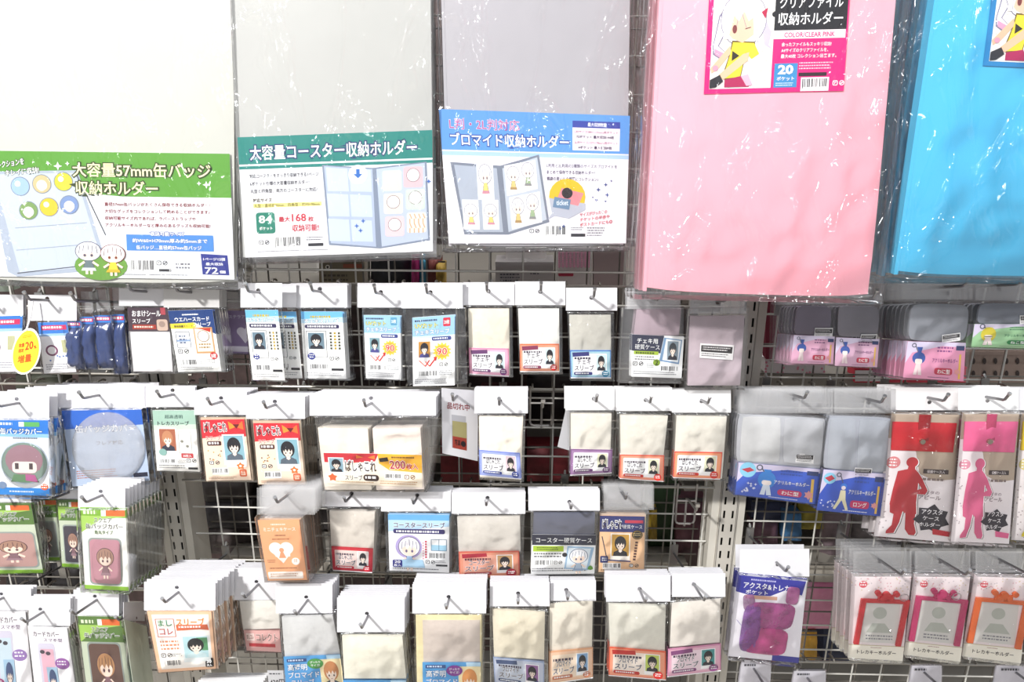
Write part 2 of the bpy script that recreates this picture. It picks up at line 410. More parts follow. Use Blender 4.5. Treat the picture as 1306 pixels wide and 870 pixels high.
# ================================================================== STRUCTURE
m = MB(); m.wbox(-3, -2, -.05, 3, 3, 0, C('#b9b2a6')); tag(m.build('floor', FLOORM), kind='structure')
m = MB(); m.wbox(-3, 2.3, 0, 3, 2.36, 2.6, C('#8d8782')); tag(m.build('wall_back', PAINT), kind='structure')
for name, obj, sx, sy in (('key_lamp', KEY, .16, .10), ('tube_lamp', TUBE, 1.6, .12), ('added_stock_lamp', BACKL, 2.4, .12)):
    e = empty('ceiling_lamp', obj.location + Vector((0, 0, .03)), 'small square spot lamp above the aisle' if name == 'key_lamp' else 'long white tube lamp above the aisle' if name == 'tube_lamp' else 'long tube lamp added to brighten the stock behind the grids', 'lamp')
    m = MB(); l = obj.location; m.wbox(l.x - sx / 2 - .02, l.y - sy / 2 - .02, l.z + .04, l.x + sx / 2 + .02, l.y + sy / 2 + .02, l.z + .08, C('#e8e8e8'))
    m.build('housing', PAINT, e)

def upright(xt, yt, xb, yb, w, label, Y=1.07, dep=.085, flange=.012, zlo=.25, zhi=2.1):
    t = P(xt, yt, Y); b = P(xb, yb, Y); k = (t.x - b.x) / (t.z - b.z)
    x = (t.x + b.x) / 2
    e = empty('slotted_upright', (x, Y, zlo), label, 'shelf post')
    m = MB(); c = C('#cfcac0'); hw = w / 2
    pitch = .0247; z = zlo
    sw, sh = .0032, .0135; offs = (-.0068, .0068)
    xs = [-hw, offs[0] - sw / 2, offs[0] + sw / 2, offs[1] - sw / 2, offs[1] + sw / 2, hw]
    while z < zhi:
        for i in range(5):
            if i in (1, 3):
                m.face([(x + xs[i], Y, z), (x + xs[i + 1], Y, z), (x + xs[i + 1], Y, z + (pitch - sh) / 2), (x + xs[i], Y, z + (pitch - sh) / 2)], c)
                m.face([(x + xs[i], Y, z + (pitch + sh) / 2), (x + xs[i + 1], Y, z + (pitch + sh) / 2), (x + xs[i + 1], Y, z + pitch), (x + xs[i], Y, z + pitch)], c)
            else:
                m.face([(x + xs[i], Y, z), (x + xs[i + 1], Y, z), (x + xs[i + 1], Y, z + pitch), (x + xs[i], Y, z + pitch)], c)
        z += pitch
    for sx in (-1, 1):
        m.wbox(x + sx * hw - .0008, Y, zlo, x + sx * hw + .0008, Y + dep, z, c)
    m.wbox(x - hw, Y + dep - .001, zlo, x + hw, Y + dep, z, c)
    m.build('slotted_face', PAINT, e)
    for sx in (-1, 1):
        m = MB(); a = x + sx * (hw + .0015); bb = x + sx * (hw + .0015 + flange); m.wbox(min(a, bb), Y + .003, zlo, max(a, bb), Y + .06, z, C('#dad5ca'))
        m.build('edge_flange', PAINT, e)
    m = MB(); m.wbox(x - hw + .002, Y + .012, zlo, x + hw - .002, Y + .014, z, C('#161414')); m.build('cavity_shade_plate', PAINT, e)  # near-black plate put in for the shade behind the slots
    m = MB(); m.wbox(x - hw - .02, Y - .02, 0, x + hw + .02, Y + dep + .1, zlo, C('#b5afa5')); m.build('foot', PAINT, e)
    return x
UL = upright(213, 600, 234, 740, .0225, 'slotted steel post on the left behind the green packets')
UR = upright(933, 600, 921, 750, .0265, 'slotted steel post right of the red row stacks')

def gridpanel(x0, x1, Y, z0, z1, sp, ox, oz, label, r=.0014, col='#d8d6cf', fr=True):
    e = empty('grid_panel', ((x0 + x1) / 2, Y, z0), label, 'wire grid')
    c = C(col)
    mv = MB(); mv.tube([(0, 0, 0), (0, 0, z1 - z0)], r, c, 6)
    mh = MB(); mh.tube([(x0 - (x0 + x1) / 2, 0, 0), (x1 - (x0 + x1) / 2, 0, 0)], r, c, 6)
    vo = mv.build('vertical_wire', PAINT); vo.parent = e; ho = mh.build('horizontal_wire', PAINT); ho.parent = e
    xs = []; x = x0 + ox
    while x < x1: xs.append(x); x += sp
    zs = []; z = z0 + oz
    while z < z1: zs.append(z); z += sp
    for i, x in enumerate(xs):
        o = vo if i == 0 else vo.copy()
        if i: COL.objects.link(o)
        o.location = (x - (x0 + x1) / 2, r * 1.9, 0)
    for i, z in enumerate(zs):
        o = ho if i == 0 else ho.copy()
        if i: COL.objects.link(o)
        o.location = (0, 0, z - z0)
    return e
def wx(px, py, Y=GY): return P(px, py, Y).x
def wz(px, py, Y=GY): return P(px, py, Y).z
Z1, Z2 = .30, 1.75
zr = wz(300, 647)
def off(v, base, sp): return (v - base) % sp
gridpanel(UL + .026, UR - .028, GY, Z1, Z2, .05, off(wx(278, 647), UL + .026, .05), off(wz(300, 647), Z1, .05), 'white wire grid across the middle bay')
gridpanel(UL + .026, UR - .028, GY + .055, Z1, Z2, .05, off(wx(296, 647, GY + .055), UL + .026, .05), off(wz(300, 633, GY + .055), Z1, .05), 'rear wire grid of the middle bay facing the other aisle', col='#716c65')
gridpanel(UR + .028, UR + .93, GY, Z1, Z2, .05, off(wx(1032, 730), UR + .028, .05), off(wz(1030, 733), Z1, .05), 'white wire grid of the right bay')
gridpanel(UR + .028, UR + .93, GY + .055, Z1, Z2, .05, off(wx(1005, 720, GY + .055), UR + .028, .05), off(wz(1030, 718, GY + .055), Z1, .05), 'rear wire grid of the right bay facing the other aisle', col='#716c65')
gridpanel(UL - .93, UL - .026, GY, Z1, Z2, .05, .02, off(wz(20, 748), Z1, .05), 'white wire grid of the left bay')
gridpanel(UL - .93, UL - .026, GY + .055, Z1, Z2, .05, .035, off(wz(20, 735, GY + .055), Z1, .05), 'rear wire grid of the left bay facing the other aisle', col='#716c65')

def rail(px0, px1, py, label, Y=GY - .022, x0=None, x1=None):
    a = P(px0, py, Y); b = P(px1, py, Y)
    if x0 is not None: a.x = x0
    if x1 is not None: b.x = x1
    b.z = a.z
    e = empty('hanging_rail', a.lerp(b, .5), label, 'rail', None)
    m = MB(); m.tube([a, b], .0023, C('#b4b0a8'), 8); m.build('crossbar', WIRE, e)
    k = a.x + .03; mm = MB(); mm.tube([(0, -.003, .003), (0, 0, .005), (0, .012, .004), (0, .02, .0)], .0016, C('#b4b0a8'), 6); first = None
    while k < b.x:
        if first is None: o = mm.build('spacer_clip', WIRE); first = o
        else: o = first.copy(); COL.objects.link(o)
        o.parent = e; o.location = (k - e.location.x, 0, 0); k += .048
    return e
xm0, xm1 = UL + .026, UR - .028; xr0, xr1 = UR + .028, UR + .93; xl0, xl1 = UL - .93, UL - .026
rail(300, 800, 361, 'top horizontal rail over the middle bay', x0=xm0, x1=xm1)
rail(300, 800, 492, 'second horizontal rail under the first middle row', x0=xm0, x1=xm1)
rail(560, 800, 617, 'third horizontal rail behind the middle hook bracket', x0=xm0, x1=xm1)
rail(260, 800, 727, 'lowest horizontal rail above the bottom middle row', x0=xm0, x1=xm1)
rail(980, 1300, 493, 'upper horizontal rail of the right bay', x0=xr0, x1=xr1)
rail(980, 1300, 697, 'middle horizontal rail of the right bay', x0=xr0, x1=xr1)
rail(980, 1300, 843, 'lower horizontal rail of the right bay', x0=xr0, x1=xr1)
rail(0, 200, 489, 'upper horizontal rail of the left bay', x0=xl0, x1=xl1)
rail(0, 200, 749, 'lower horizontal rail of the left bay', x0=xl0, x1=xl1)

# ------------------------------------------------------------------ stock on the far side, seen through the grid
m = MB(); m.wbox(-1.6, 1.62, .1, 1.9, 1.64, 2.2, C('#4a3a38')); tag(m.build('added_dark_backing', DARK, origin=(0, 1.62, .1)), 'added dark brown backing far behind the wire grids', 'panel')  # backing added to keep the gaps behind the grids dark
def shelf(x0, x1, z, label, y0=1.19, y1=1.6):
    e = empty('back_shelf', ((x0 + x1) / 2, y0, z), label, 'shelf')
    m = MB(); m.wbox(x0, y0, z - .012, x1, y1, z, C('#8f8a82')); m.build('board', PAINT, e)
    m = MB(); m.wbox(x0, y0 - .003, z - .03, x1, y0, z + .004, C('#a8a298')); m.build('front_lip', PAINT, e)
def bbox(name, q, Y, dep, col, label, cat, m_=BOXM, top=None, design=None, rise=0):
    a = Q(q, Y); r = empty(name, a.at(.5, 1), label, cat)
    b = MB(); b.box(a, 0, 0, 1, 1, -dep, 0, C(col)); o = b.build('body', m_, r)
    b = MB(); b.box(a, -.005, 0, 1.005, .12, -dep - .001, .0012, C(top or col)); b.build('lid', m_, r)
    if design:
        p = PR(a, .0016, 5); design(p); p.build('printed_design', INK, o)
    return r
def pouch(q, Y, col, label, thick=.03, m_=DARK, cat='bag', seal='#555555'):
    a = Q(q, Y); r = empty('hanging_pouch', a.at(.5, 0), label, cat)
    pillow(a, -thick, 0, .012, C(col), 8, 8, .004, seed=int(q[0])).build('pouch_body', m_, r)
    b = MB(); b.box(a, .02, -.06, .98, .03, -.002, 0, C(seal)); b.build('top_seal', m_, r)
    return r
SB = 1.20
zt = P(600, 366, SB).z
shelf(xm0, xm1, zt, 'grey shelf seen through the gap under the white holders')
def d_lines(p): p.LN(.08, .45, .45, .8, 3, '#555560'); p.LN(.6, .4, .75, .55, 1, '#555560')
def d_brown(p):
    p.circ(.2, .35, .05, '#efe9dc'); p.circ(.2, .35, .03, '#3a342e', 3); p.rect(.55, .25, .98, .38, '#8a4a33'); p.LN(.1, .6, .7, .9, 2, '#4d4538')
def d_ging(p):
    for i in range(9):
        p.rect(i / 9, 0, i / 9 + .05, .5, '#f3a9c8'); p.rect(0, i / 18, 1, i / 18 + .025, '#f6bcd4', 2)
    p.rr(0, .6, .45, .72, '#b0304a', 3, .04)
bbox('white_backing_board', (308, 300, 404, 352), SB + .1, .02, '#f5f3f0', 'white board behind the wires left of the brown carton', 'board')
bbox('small_carton', (407, 327, 463, 365), SB + .02, .05, '#7d7460', 'brown printed carton seen through the gap under the coaster holder', 'box', design=d_brown)
bbox('white_tube', (463, 322, 469, 365), SB + .03, .02, '#e8e0d4', 'thin white box standing right of the brown carton', 'box')
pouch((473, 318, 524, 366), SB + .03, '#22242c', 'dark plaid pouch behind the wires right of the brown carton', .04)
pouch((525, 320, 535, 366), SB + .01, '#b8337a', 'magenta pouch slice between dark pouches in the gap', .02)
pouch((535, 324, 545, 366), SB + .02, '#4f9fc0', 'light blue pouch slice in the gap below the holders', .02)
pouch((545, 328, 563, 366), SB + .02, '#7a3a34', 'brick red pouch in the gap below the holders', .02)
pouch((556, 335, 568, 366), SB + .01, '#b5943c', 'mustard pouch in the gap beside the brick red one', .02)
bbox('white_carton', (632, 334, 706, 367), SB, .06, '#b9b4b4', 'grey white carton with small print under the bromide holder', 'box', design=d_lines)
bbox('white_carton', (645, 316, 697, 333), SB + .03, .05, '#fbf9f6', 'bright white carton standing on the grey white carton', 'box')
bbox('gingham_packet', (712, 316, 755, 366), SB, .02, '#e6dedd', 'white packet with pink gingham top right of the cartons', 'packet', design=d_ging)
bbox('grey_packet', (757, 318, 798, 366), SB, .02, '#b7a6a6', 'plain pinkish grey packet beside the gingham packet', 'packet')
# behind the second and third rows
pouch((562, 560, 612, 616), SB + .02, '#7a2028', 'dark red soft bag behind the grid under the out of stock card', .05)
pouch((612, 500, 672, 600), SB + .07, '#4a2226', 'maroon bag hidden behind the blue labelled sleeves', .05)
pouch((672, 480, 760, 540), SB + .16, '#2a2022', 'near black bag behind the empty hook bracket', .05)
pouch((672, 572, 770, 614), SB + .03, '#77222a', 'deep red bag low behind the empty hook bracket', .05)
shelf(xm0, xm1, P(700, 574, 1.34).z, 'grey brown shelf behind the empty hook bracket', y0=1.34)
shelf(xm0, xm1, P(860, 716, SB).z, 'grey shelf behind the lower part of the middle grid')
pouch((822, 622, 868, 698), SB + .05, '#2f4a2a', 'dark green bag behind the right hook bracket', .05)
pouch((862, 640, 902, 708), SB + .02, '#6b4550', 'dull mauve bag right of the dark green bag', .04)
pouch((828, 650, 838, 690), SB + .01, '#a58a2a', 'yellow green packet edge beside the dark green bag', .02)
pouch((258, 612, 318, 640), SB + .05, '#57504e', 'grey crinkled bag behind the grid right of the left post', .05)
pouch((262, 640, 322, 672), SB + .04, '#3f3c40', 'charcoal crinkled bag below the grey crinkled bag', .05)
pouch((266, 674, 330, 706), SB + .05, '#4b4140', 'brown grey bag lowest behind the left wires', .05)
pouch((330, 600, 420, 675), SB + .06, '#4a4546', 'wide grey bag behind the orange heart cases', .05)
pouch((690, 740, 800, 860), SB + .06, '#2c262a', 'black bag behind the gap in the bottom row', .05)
# right bay
pouch((958, 640, 1008, 664), SB + .03, '#39405e', 'navy bag behind the right grid beneath the blue cards', .04)
pouch((960, 664, 992, 694), SB + .02, '#7b5a68', 'dusty rose bag beneath the navy bag', .04)
pouch((1000, 655, 1022, 690), SB, '#4a7dac', 'sky blue bag behind the right grid', .03)
pouch((1018, 640, 1050, 675), SB + .02, '#a99a35', 'mustard yellow bag behind the right grid', .03)
pouch((1045, 650, 1085, 712), SB + .04, '#8c7a80', 'pale mauve bag behind the right grid', .03)
pouch((1024, 736, 1074, 802), SB, '#d783a6', 'pink plush packet behind the grid between acrylic pocket and frames', .04, m_=TINT)
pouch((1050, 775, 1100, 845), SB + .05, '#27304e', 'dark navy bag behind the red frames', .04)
pouch((1020, 806, 1042, 840), SB, '#d9a640', 'orange yellow packet below the pink plush packet', .02)
pouch((1085, 640, 1150, 695), SB + .05, '#7d7678', 'grey bag behind the wires under the blue long card', .04)
pouch((1230, 736, 1306, 800), SB + .05, '#5e5458', 'brown grey bag behind the orange frame', .04)
shelf(xr0, xr1, P(1100, 720, SB).z, 'grey shelf low behind the right grid')
shelf(xr0, xr1, P(1200, 478, SB).z, 'beige shelf behind the pink labelled cards')
bbox('red_box', (977, 380, 1000, 458), SB - .03, .02, '#86263e', 'tall maroon box right of the slotted post', 'box')
def d_wp(p):
    for i in range(26): p.circ(p.r.random(), p.r.random(), .02, '#f3a5b8')
bbox('patterned_box', (976, 458, 1052, 476), SB - .02, .03, '#fbf4f4', 'white box with pink speckles behind the first pink card', 'box', design=d_wp)
def d_red(p):
    p.rect(0, .2, .3, .9, '#fdf6f6'); p.T('ドカット', .55, .2, .98, .9, '#ffffff')
bbox('red_printed_box', (1090, 468, 1232, 488), SB - .02, .03, '#e8475c', 'coral red printed box under the pink labelled tray', 'box', design=d_red)
def d_dots(p):
    for i in range(6):
        for j in range(2): p.ell(.1 + i * .16, .3 + j * .4, .025, .1, '#3b2f2c')
bbox('beige_box', (1232, 448, 1320, 488), SB - .02, .04, '#9c877c', 'beige box with round holes at the right edge', 'box', design=d_dots)
pouch((962, 500, 1130, 620), SB + .06, '#575055', 'wide grey bag behind the blue keyring cards', .04)
# left bay
pouch((-10, 250, 12, 372), SB + .05, '#a7b3a6', 'pale green packet at the left edge below the badge holder', .03)
pouch((8, 730, 60, 752), SB + .03, '#1f1d1e', 'black bag low behind the left grid', .03)
pouch((66, 716, 110, 752), SB + .03, '#262325', 'black bag behind the green cards at lower left', .03)
pouch((100, 476, 200, 560), SB + .06, '#4a4642', 'dark grey bag behind the upper left rail', .03)
pouch((20, 474, 80, 500), SB + .06, '#3d3f33', 'olive dark bag behind the rail at far left', .03)

rail(-10, 210, 475, 'rear rail holding bags behind the left grid', Y=SB + .05, x0=xl0, x1=xl1)
rail(600, 800, 737, 'rear rail holding the black bag low in the middle', Y=SB + .05, x0=xm0, x1=xm1)
# ================================================================== DESIGNS
def sleeve_label(p, c1, c2, pill, logo=('チェキ', 'スリーブ'), bg='#cfe3e6', badge=None, inner='#ffffff', tag_=True, dark='#4a3f52', frame='#ffffff', bot='#ffffff'):
    p.rect(0, 0, 1, 1, c1, 1); p.rect(.02, .05, .98, .95, c2, 2)
    if inner: p.rr(.07, .13, .9, .87, inner, 3, .03)
    if tag_: p.poly([(.05, .09), (.46, .06), (.47, .2), (.06, .24)], pill, 4)
    p.LN(.1, .25, .58, .34, 1, dark, 5, .8)
    p.T(logo[0], .17, .3, .5, .5, dark if inner else '#ffffff', 5, '#ffffff' if inner else dark, .05)
    p.T(logo[1], .1, .52, .58, .72, dark if inner else '#ffffff', 5, '#ffffff' if inner else dark, .05)
    p.rr(.08, .77, .54, .88, pill, 5, .03)
    p.LN(.12, .8, .5, .87, 1, '#ffffff', 6, .6)
    p.POR(.64, .16, .88, .72, bg=bg, l=4)
    p.circ(.86, .83, .085, badge or pill, 10); p.LN(.81, .77, .92, .9, 2, '#ffffff', 11)
    p.rect(0, .965, 1, 1, bot, 3)

def d_red_portrait(p):
    p.rect(0, 0, 1, 1, '#fbe3cd', 1); p.poly([(0, 0), (1, 0), (1, .28), (.45, .27), (0, .3)], '#d2303c', 2)
    p.T('ぱしゃこれ', .06, .04, .58, .2, '#3a2a2a', 3, '#ffffff', .07)
    p.poly([(.62, .03), (.8, .12), (.64, .16)], '#ef9a3a', 3); p.poly([(.95, .03), (.78, .12), (.96, .17)], '#ef7a3a', 3); p.poly([(.72, .08), (.88, .08), (.8, .15)], '#6a1f24', 4)
    p.T('スリーブ', .08, .26, .42, .33, '#b3252e', 3, '#ffffff', .05)
    p.rr(.1, .345, .42, .42, '#4a2420', 3, .03); p.LN(.13, .36, .4, .42, 1, '#ffffff', 4, .6)
    for k in range(9): p.circ(.1 + .3 * p.r.random(), .46 + .2 * p.r.random(), .016, ('#e79a4a', '#5a2a24')[k % 2], 3)
    p.POR(.48, .26, .92, .66, bg='#8fbccb', cloth='#5e6b78', l=4); p.rect(.5, .7, .94, .78, '#ffffff', 5)
    p.star(.8, .76, .1, '#ec7a35', 7, 5, .6); p.circ(.8, .76, .03, '#fff3e2', 8)
    p.MARKS(.16, .7, .05); p.BAR(.16, .8, .5, .88); p.rr(.76, .82, .92, .94, '#e0663a', 3, .03); p.rect(.79, .845, .89, .915, '#fbe3cd', 4); p.LN(.8, .85, .89, .91, 2, '#e0663a', 5, .6)
    p.LN(.06, .94, .7, .985, 2, '#b08a70')
def d_cheki(p, hl='#4a4a38'):
    p.rect(0, 0, 1, 1, '#fdfdfb', 1); p.poly([(0, 0), (1, 0), (1, .12), (0, .15)], '#6fb6e6', 2); p.poly([(0, .11), (1, .08), (1, .16), (0, .17)], '#bfe0f4', 3)
    p.LN(.22, .06, .75, .1, 1, '#c9b23a', 4, .8); p.T('チェキスリーブ', .08, .105, .9, .17, '#ffffff', 4, '#5e6a78', .07)
    p.rr(.08, .19, .9, .245, '#332f55', 4, .03); p.LN(.14, .205, .84, .25, 1, '#ffffff', 5, .5)
    p.POR(.14, .31, .52, .55, bg='#6f8796', l=4, frame=None); p.frame(.1, .28, .58, .68, .012, '#4a4a55', 4)
    p.rect(.13, .59, .55, .66, '#f0f0f2', 4); p.circ(.2, .66, .09, '#39418a', 5); p.LN(.15, .63, .26, .7, 2, '#ffffff', 6)
    for k, cc in enumerate((hl, '#b89a30', hl)):
        for j in range(6): p.rect(.66 + k * .1, .3 + j * .045, .71 + k * .1, .33 + j * .045, cc, 4)
    p.MARKS(.68, .69, .05); p.BAR(.16, .78, .58, .86); p.rect(.66, .84, .95, .875, '#25252b', 4); p.LN(.06, .91, .9, .97, 2, '#9a9aa2')
def d_uv(p, pin='#c9405a', bg='#7da0aa'):
    p.rect(0, 0, 1, 1, '#fbfbfa', 1); p.rect(0, 0, 1, .27, '#9fc9ea', 2); p.poly([(0, .27), (1, .27), (.7, .31), (0, .3)], '#cfe4f4', 3)
    p.LN(.06, .04, .6, .07, 1, '#39435a', 4, .8); p.T('UVカット', .06, .09, .6, .16, '#f2e98a', 4, '#6b7a3a', .05)
    p.T('チェキスリーブ', .06, .18, .88, .25, '#ffffff', 4, '#6c8098', .06)
    p.rr(.73, .03, .9, .15, pin, 4, .02); p.T('20枚', .75, .06, .88, .12, '#ffffff', 5)
    p.rr(.46, .29, .92, .345, '#3f4a8c', 4, .03); p.LN(.5, .305, .88, .345, 1, '#ffffff', 5, .5)
    p.POR(.14, .35, .42, .58, bg=bg, cloth='#4a4a8c', l=4, frame='#ffffff')
    p.star(.7, .5, .23, '#f3d04a', 5, 14, .72); p.circ(.7, .5, .15, '#f6b03a', 6); p.T('90', .58, .45, .82, .55, '#d0342a', 8, '#ffffff', .04)
    p.line(.15, .62, .3, .71, .025, '#d97a6a', 6); p.line(.3, .71, .4, .62, .025, '#c8342f', 6); p.line(.3, .64, .4, .71, .025, '#d97a6a', 6); p.line(.4, .71, .54, .6, .03, '#c8342f', 7); p.poly([(.49, .58), (.58, .575), (.55, .64)], '#c8342f', 8)
    p.MARKS(.68, .69, .045); p.BAR(.14, .78, .58, .86); p.LN(.62, .78, .95, .86, 3, '#8a8a92'); p.LN(.05, .9, .9, .98, 3, '#8a8a92')
def d_wafer(p):
    p.rect(0, 0, 1, 1, '#fbfbf8', 1); p.poly([(0, 0), (1, 0), (1, .4), (.6, .22), (0, .22)], '#20407c', 2); p.poly([(0, .21), (.55, .2), (.6, .25), (.5, .3), (0, .29)], '#f0d93a', 3)
    p.LN(.3, .06, .7, .09, 1, '#ffffff', 4, .7); p.T('ウエハースカード', .12, .11, .9, .18, '#ffffff', 4); p.T('スリーブ', .52, .195, .92, .26, '#ffffff', 4)
    p.T('専用保護スリーブ', .08, .235, .5, .275, '#3a3a2a', 4)
    p.frame(.08, .34, .4, .6, .012, '#3f4a66', 3); p.rect(.09, .47, .39, .5, '#8fa6c8', 3); p.LN(.15, .4, .34, .56, 3, '#5a6a8a', 4)
    p.rect(.5, .28, .93, .7, '#c99a6a', 4); p.rect(.53, .3, .9, .67, '#f3ead8', 5); p.circ(.71, .42, .12, '#ffffff', 6); p.ring(.71, .42, .12, .135, '#8a6a4a', 7); p.poly([(.6, .3), (.9, .29), (.88, .36), (.7, .31)], '#c23a2a', 7); p.LN(.58, .54, .86, .64, 2, '#a08050', 7)
    p.MARKS(.13, .66, .055); p.circ(.88, .74, .085, '#c22b2f', 7); p.T('30枚', .82, .7, .94, .78, '#ffffff', 8)
    p.BAR(.1, .8, .5, .89); p.LN(.55, .8, .93, .88, 3); p.LN(.08, .92, .92, .98, 2)
def d_omake(p):
    p.rect(0, 0, 1, 1, '#4a3a44', 1); p.T('おまけシール', .1, .12, .82, .38, '#ffffff', 2); p.T('スリーブ', .1, .46, .55, .66, '#ffffff', 2)
    p.rect(.1, .72, .68, .92, '#a03a2e', 2); p.LN(.14, .78, .64, .9, 1, '#f6e6d6', 3, .6); p.rect(.82, 0, .94, .3, '#b04a54', 2); p.rr(.7, .5, .97, .98, '#c9b0a0', 2, .05); p.circ(.83, .7, .08, '#a08a80', 3)
def d_tcard(p):
    p.rect(0, 0, 1, 1, '#f6f4ef', 1); p.poly([(0, 0), (1, 0), (1, .24), (0, .26)], '#a9c8b8', 2); p.poly([(0, .24), (1, .22), (1, .3), (0, .32)], '#cfe0d0', 3)
    p.T('超高透明', .28, .07, .7, .13, '#4e6a66', 4); p.T('トレカスリーブ', .1, .17, .84, .24, '#3e4448', 4)
    p.POR(.12, .3, .5, .66, hair='#c98f6a', bg='#b06a50', cloth='#35394a', l=4, frame='#ffffff'); p.circ(.18, .68, .09, '#8fb8b0', 11)
    p.frame(.56, .34, .86, .7, .01, '#b8b8b4', 4); p.circ(.64, .5, .035, '#8a8a80', 5); p.circ(.76, .58, .035, '#8a8a80', 5)
    p.rr(.6, .7, .88, .775, '#c23a42', 4, .02); p.T('30枚入', .64, .715, .84, .76, '#ffffff', 5); p.BAR(.1, .8, .44, .87); p.LN(.5, .81, .72, .88, 3); p.MARKS(.76, .82, .05); p.LN(.06, .9, .7, .97, 2); p.rect(.74, .93, .96, .965, '#2b2b30', 4)
def d_badge(p):
    p.rect(0, 0, 1, 1, '#f3f7fb', 1); p.rect(0, 0, 1, .2, '#2d78cf', 2); p.rect(0, .9, 1, 1, '#2d86d6', 2); p.poly([(0, .19), (1, .19), (1, .24), (0, .23)], '#8fc0ea', 3)
    p.LN(.05, .05, .3, .09, 1, '#e8f2ff', 4, .8); p.rr(.42, .04, .82, .1, '#5fae5f', 4, .02); p.rect(.42, .04, .52, .1, '#ffffff', 5)
    p.T('缶バッジカバー', .06, .12, .86, .2, '#ffffff', 4, '#31507c', .06); p.circ(.5, .57, .47, '#cbd9e6', 4)
    p.circ(.5, .57, .44, '#7f978b', 5, 28); p.LN(.3, .235, .8, .265, 1, '#8a93a0', 6, .7)
    W = .36; p.ell(.5, .53, W, .2, '#a07a86', 6); p.rect(.2, .5, .8, .66, '#a07a86', 6); p.rr(.27, .55, .74, .7, '#fbece4', 7, .08)
    for x in (.36, .63): p.rect(x - .035, .57, x + .035, .65, '#4a3c40', 8)
    p.poly([(.3, .72), (.7, .72), (.78, .82), (.24, .82)], '#5f8a60', 7); p.poly([(.52, .72), (.7, .72), (.76, .82), (.52, .8)], '#b85a92', 8)
    p.circ(.07, .87, .08, '#7a8fae', 6); p.circ(.87, .88, .07, '#e8622e', 6); p.LN(.82, .85, .93, .91, 2, '#ffffff', 7); p.LN(.2, .94, .7, .97, 1, '#dceaf8', 4, .7)
def d_canbig(p):
    p.rect(0, 0, 1, 1, '#b9c9e2', 1); p.poly([(0, 0), (1, 0), (1, .22), (0, .26)], '#2f66c4', 2)
    p.T('缶バッジカバー', .14, .21, .9, .31, '#f4f6fa', 3, '#5a6a90', .05); p.T('フレア対応', .38, .42, .72, .48, '#8a8a94', 3)
    p.LN(.08, .8, .6, .92, 4, '#b5705a'); p.rect(.8, .88, .98, .94, '#2f3040', 3)
def d_greensq(p, pic='#c68f9c', name3=True, hair='#b08a78', rect_=(.16, .38, .82, .92)):
    p.rect(0, 0, 1, 1, '#fbfcf6' if name3 else '#cfd8c2', 1); p.rect(0, 0, 1, .12 if name3 else .3, '#7fb03a' if name3 else '#5f8042', 2); p.rect(0, .95, 1, 1, '#8fc23e', 2); p.poly([(0, .1), (1, .1), (.4, .15), (0, .3)], '#a8cf63', 3)  # cards without name3 carry film shade in their greyer base and green
    p.LN(.06, .04, .38, .09, 1, '#e6f0d0', 4, .8); p.rr(.44, .03, .95, .1, '#e0703a', 4, .02); p.rect(.44, .03, .54, .1, '#ffffff', 5)
    p.T('スクエア', .28, .12, .66, .18, '#3b3f38', 4, '#ffffff', .05); p.T('缶バッジカバー', .1, .19, .9, .255, '#3b3f38', 4, '#ffffff', .05)
    if name3: p.T('角丸タイプ', .28, .27, .68, .32, '#4a6a34', 4)
    u0, v0, u1, v1 = rect_; p.rr(u0 - .03, v0 - .02, u1 + .03, v1 + .02, '#9aa39f', 4, .1); p.rr(u0, v0, u1, v1, pic, 5, .09)
    p.CHIBI(u0 + .12, v0 + .1, u1 - .12, v1 - .06, hair=hair, dress='#8a6a72', trim='#a0808a', line='#5a4048', l=6)
def d_heart(p):
    p.rect(0, 0, 1, 1, '#edac7e', 1); p.LN(.3, .06, .7, .09, 1, '#fbe6d6', 2, .8); p.T('ミニチェキケース', .1, .12, .88, .18, '#fff4ea', 2); p.LN(.36, .24, .66, .27, 1, '#8a5a3c', 2, .7); p.LN(.28, .3, .74, .33, 1, '#a8704a', 2, .7)
    p.circ(.33, .46, .165, '#fff6ee', 2); p.circ(.6, .46, .165, '#fff6ee', 2); p.poly([(.19, .5), (.74, .5), (.47, .71)], '#fff6ee', 3); p.poly([(.24, .42), (.7, .42), (.66, .6), (.3, .6)], '#fff6ee', 3)
    p.circ(.47, .49, .06, '#e09c74', 4); p.poly([(.45, .5), (.49, .5), (.56, .62), (.38, .62)], '#e09c74', 4); p.circ(.78, .68, .1, '#fff6ee', 3); p.LN(.74, .65, .83, .71, 2, '#a86a44', 4)
    p.LN(.08, .65, .28, .71, 2, '#8a5a3c'); p.LN(.1, .78, .84, .81, 1, '#9a6846', 2, .7); p.rr(.04, .85, .92, .97, '#fff6ee', 2, .03); p.LN(.1, .88, .85, .95, 2, '#b98a6c', 3)
def d_purpleheart(p):
    d = '#9a86ae'; p.rect(0, 0, 1, 1, d, 1); p.T('ステラアソ', .1, .1, .8, .18, '#e6def0', 2)
    p.circ(.5, .48, .15, '#efe9f4', 2); p.circ(.75, .48, .15, '#efe9f4', 2); p.poly([(.37, .52), (.88, .52), (.63, .76)], '#efe9f4', 3); p.rr(.1, .83, .95, .96, '#efe9f4', 2, .03)
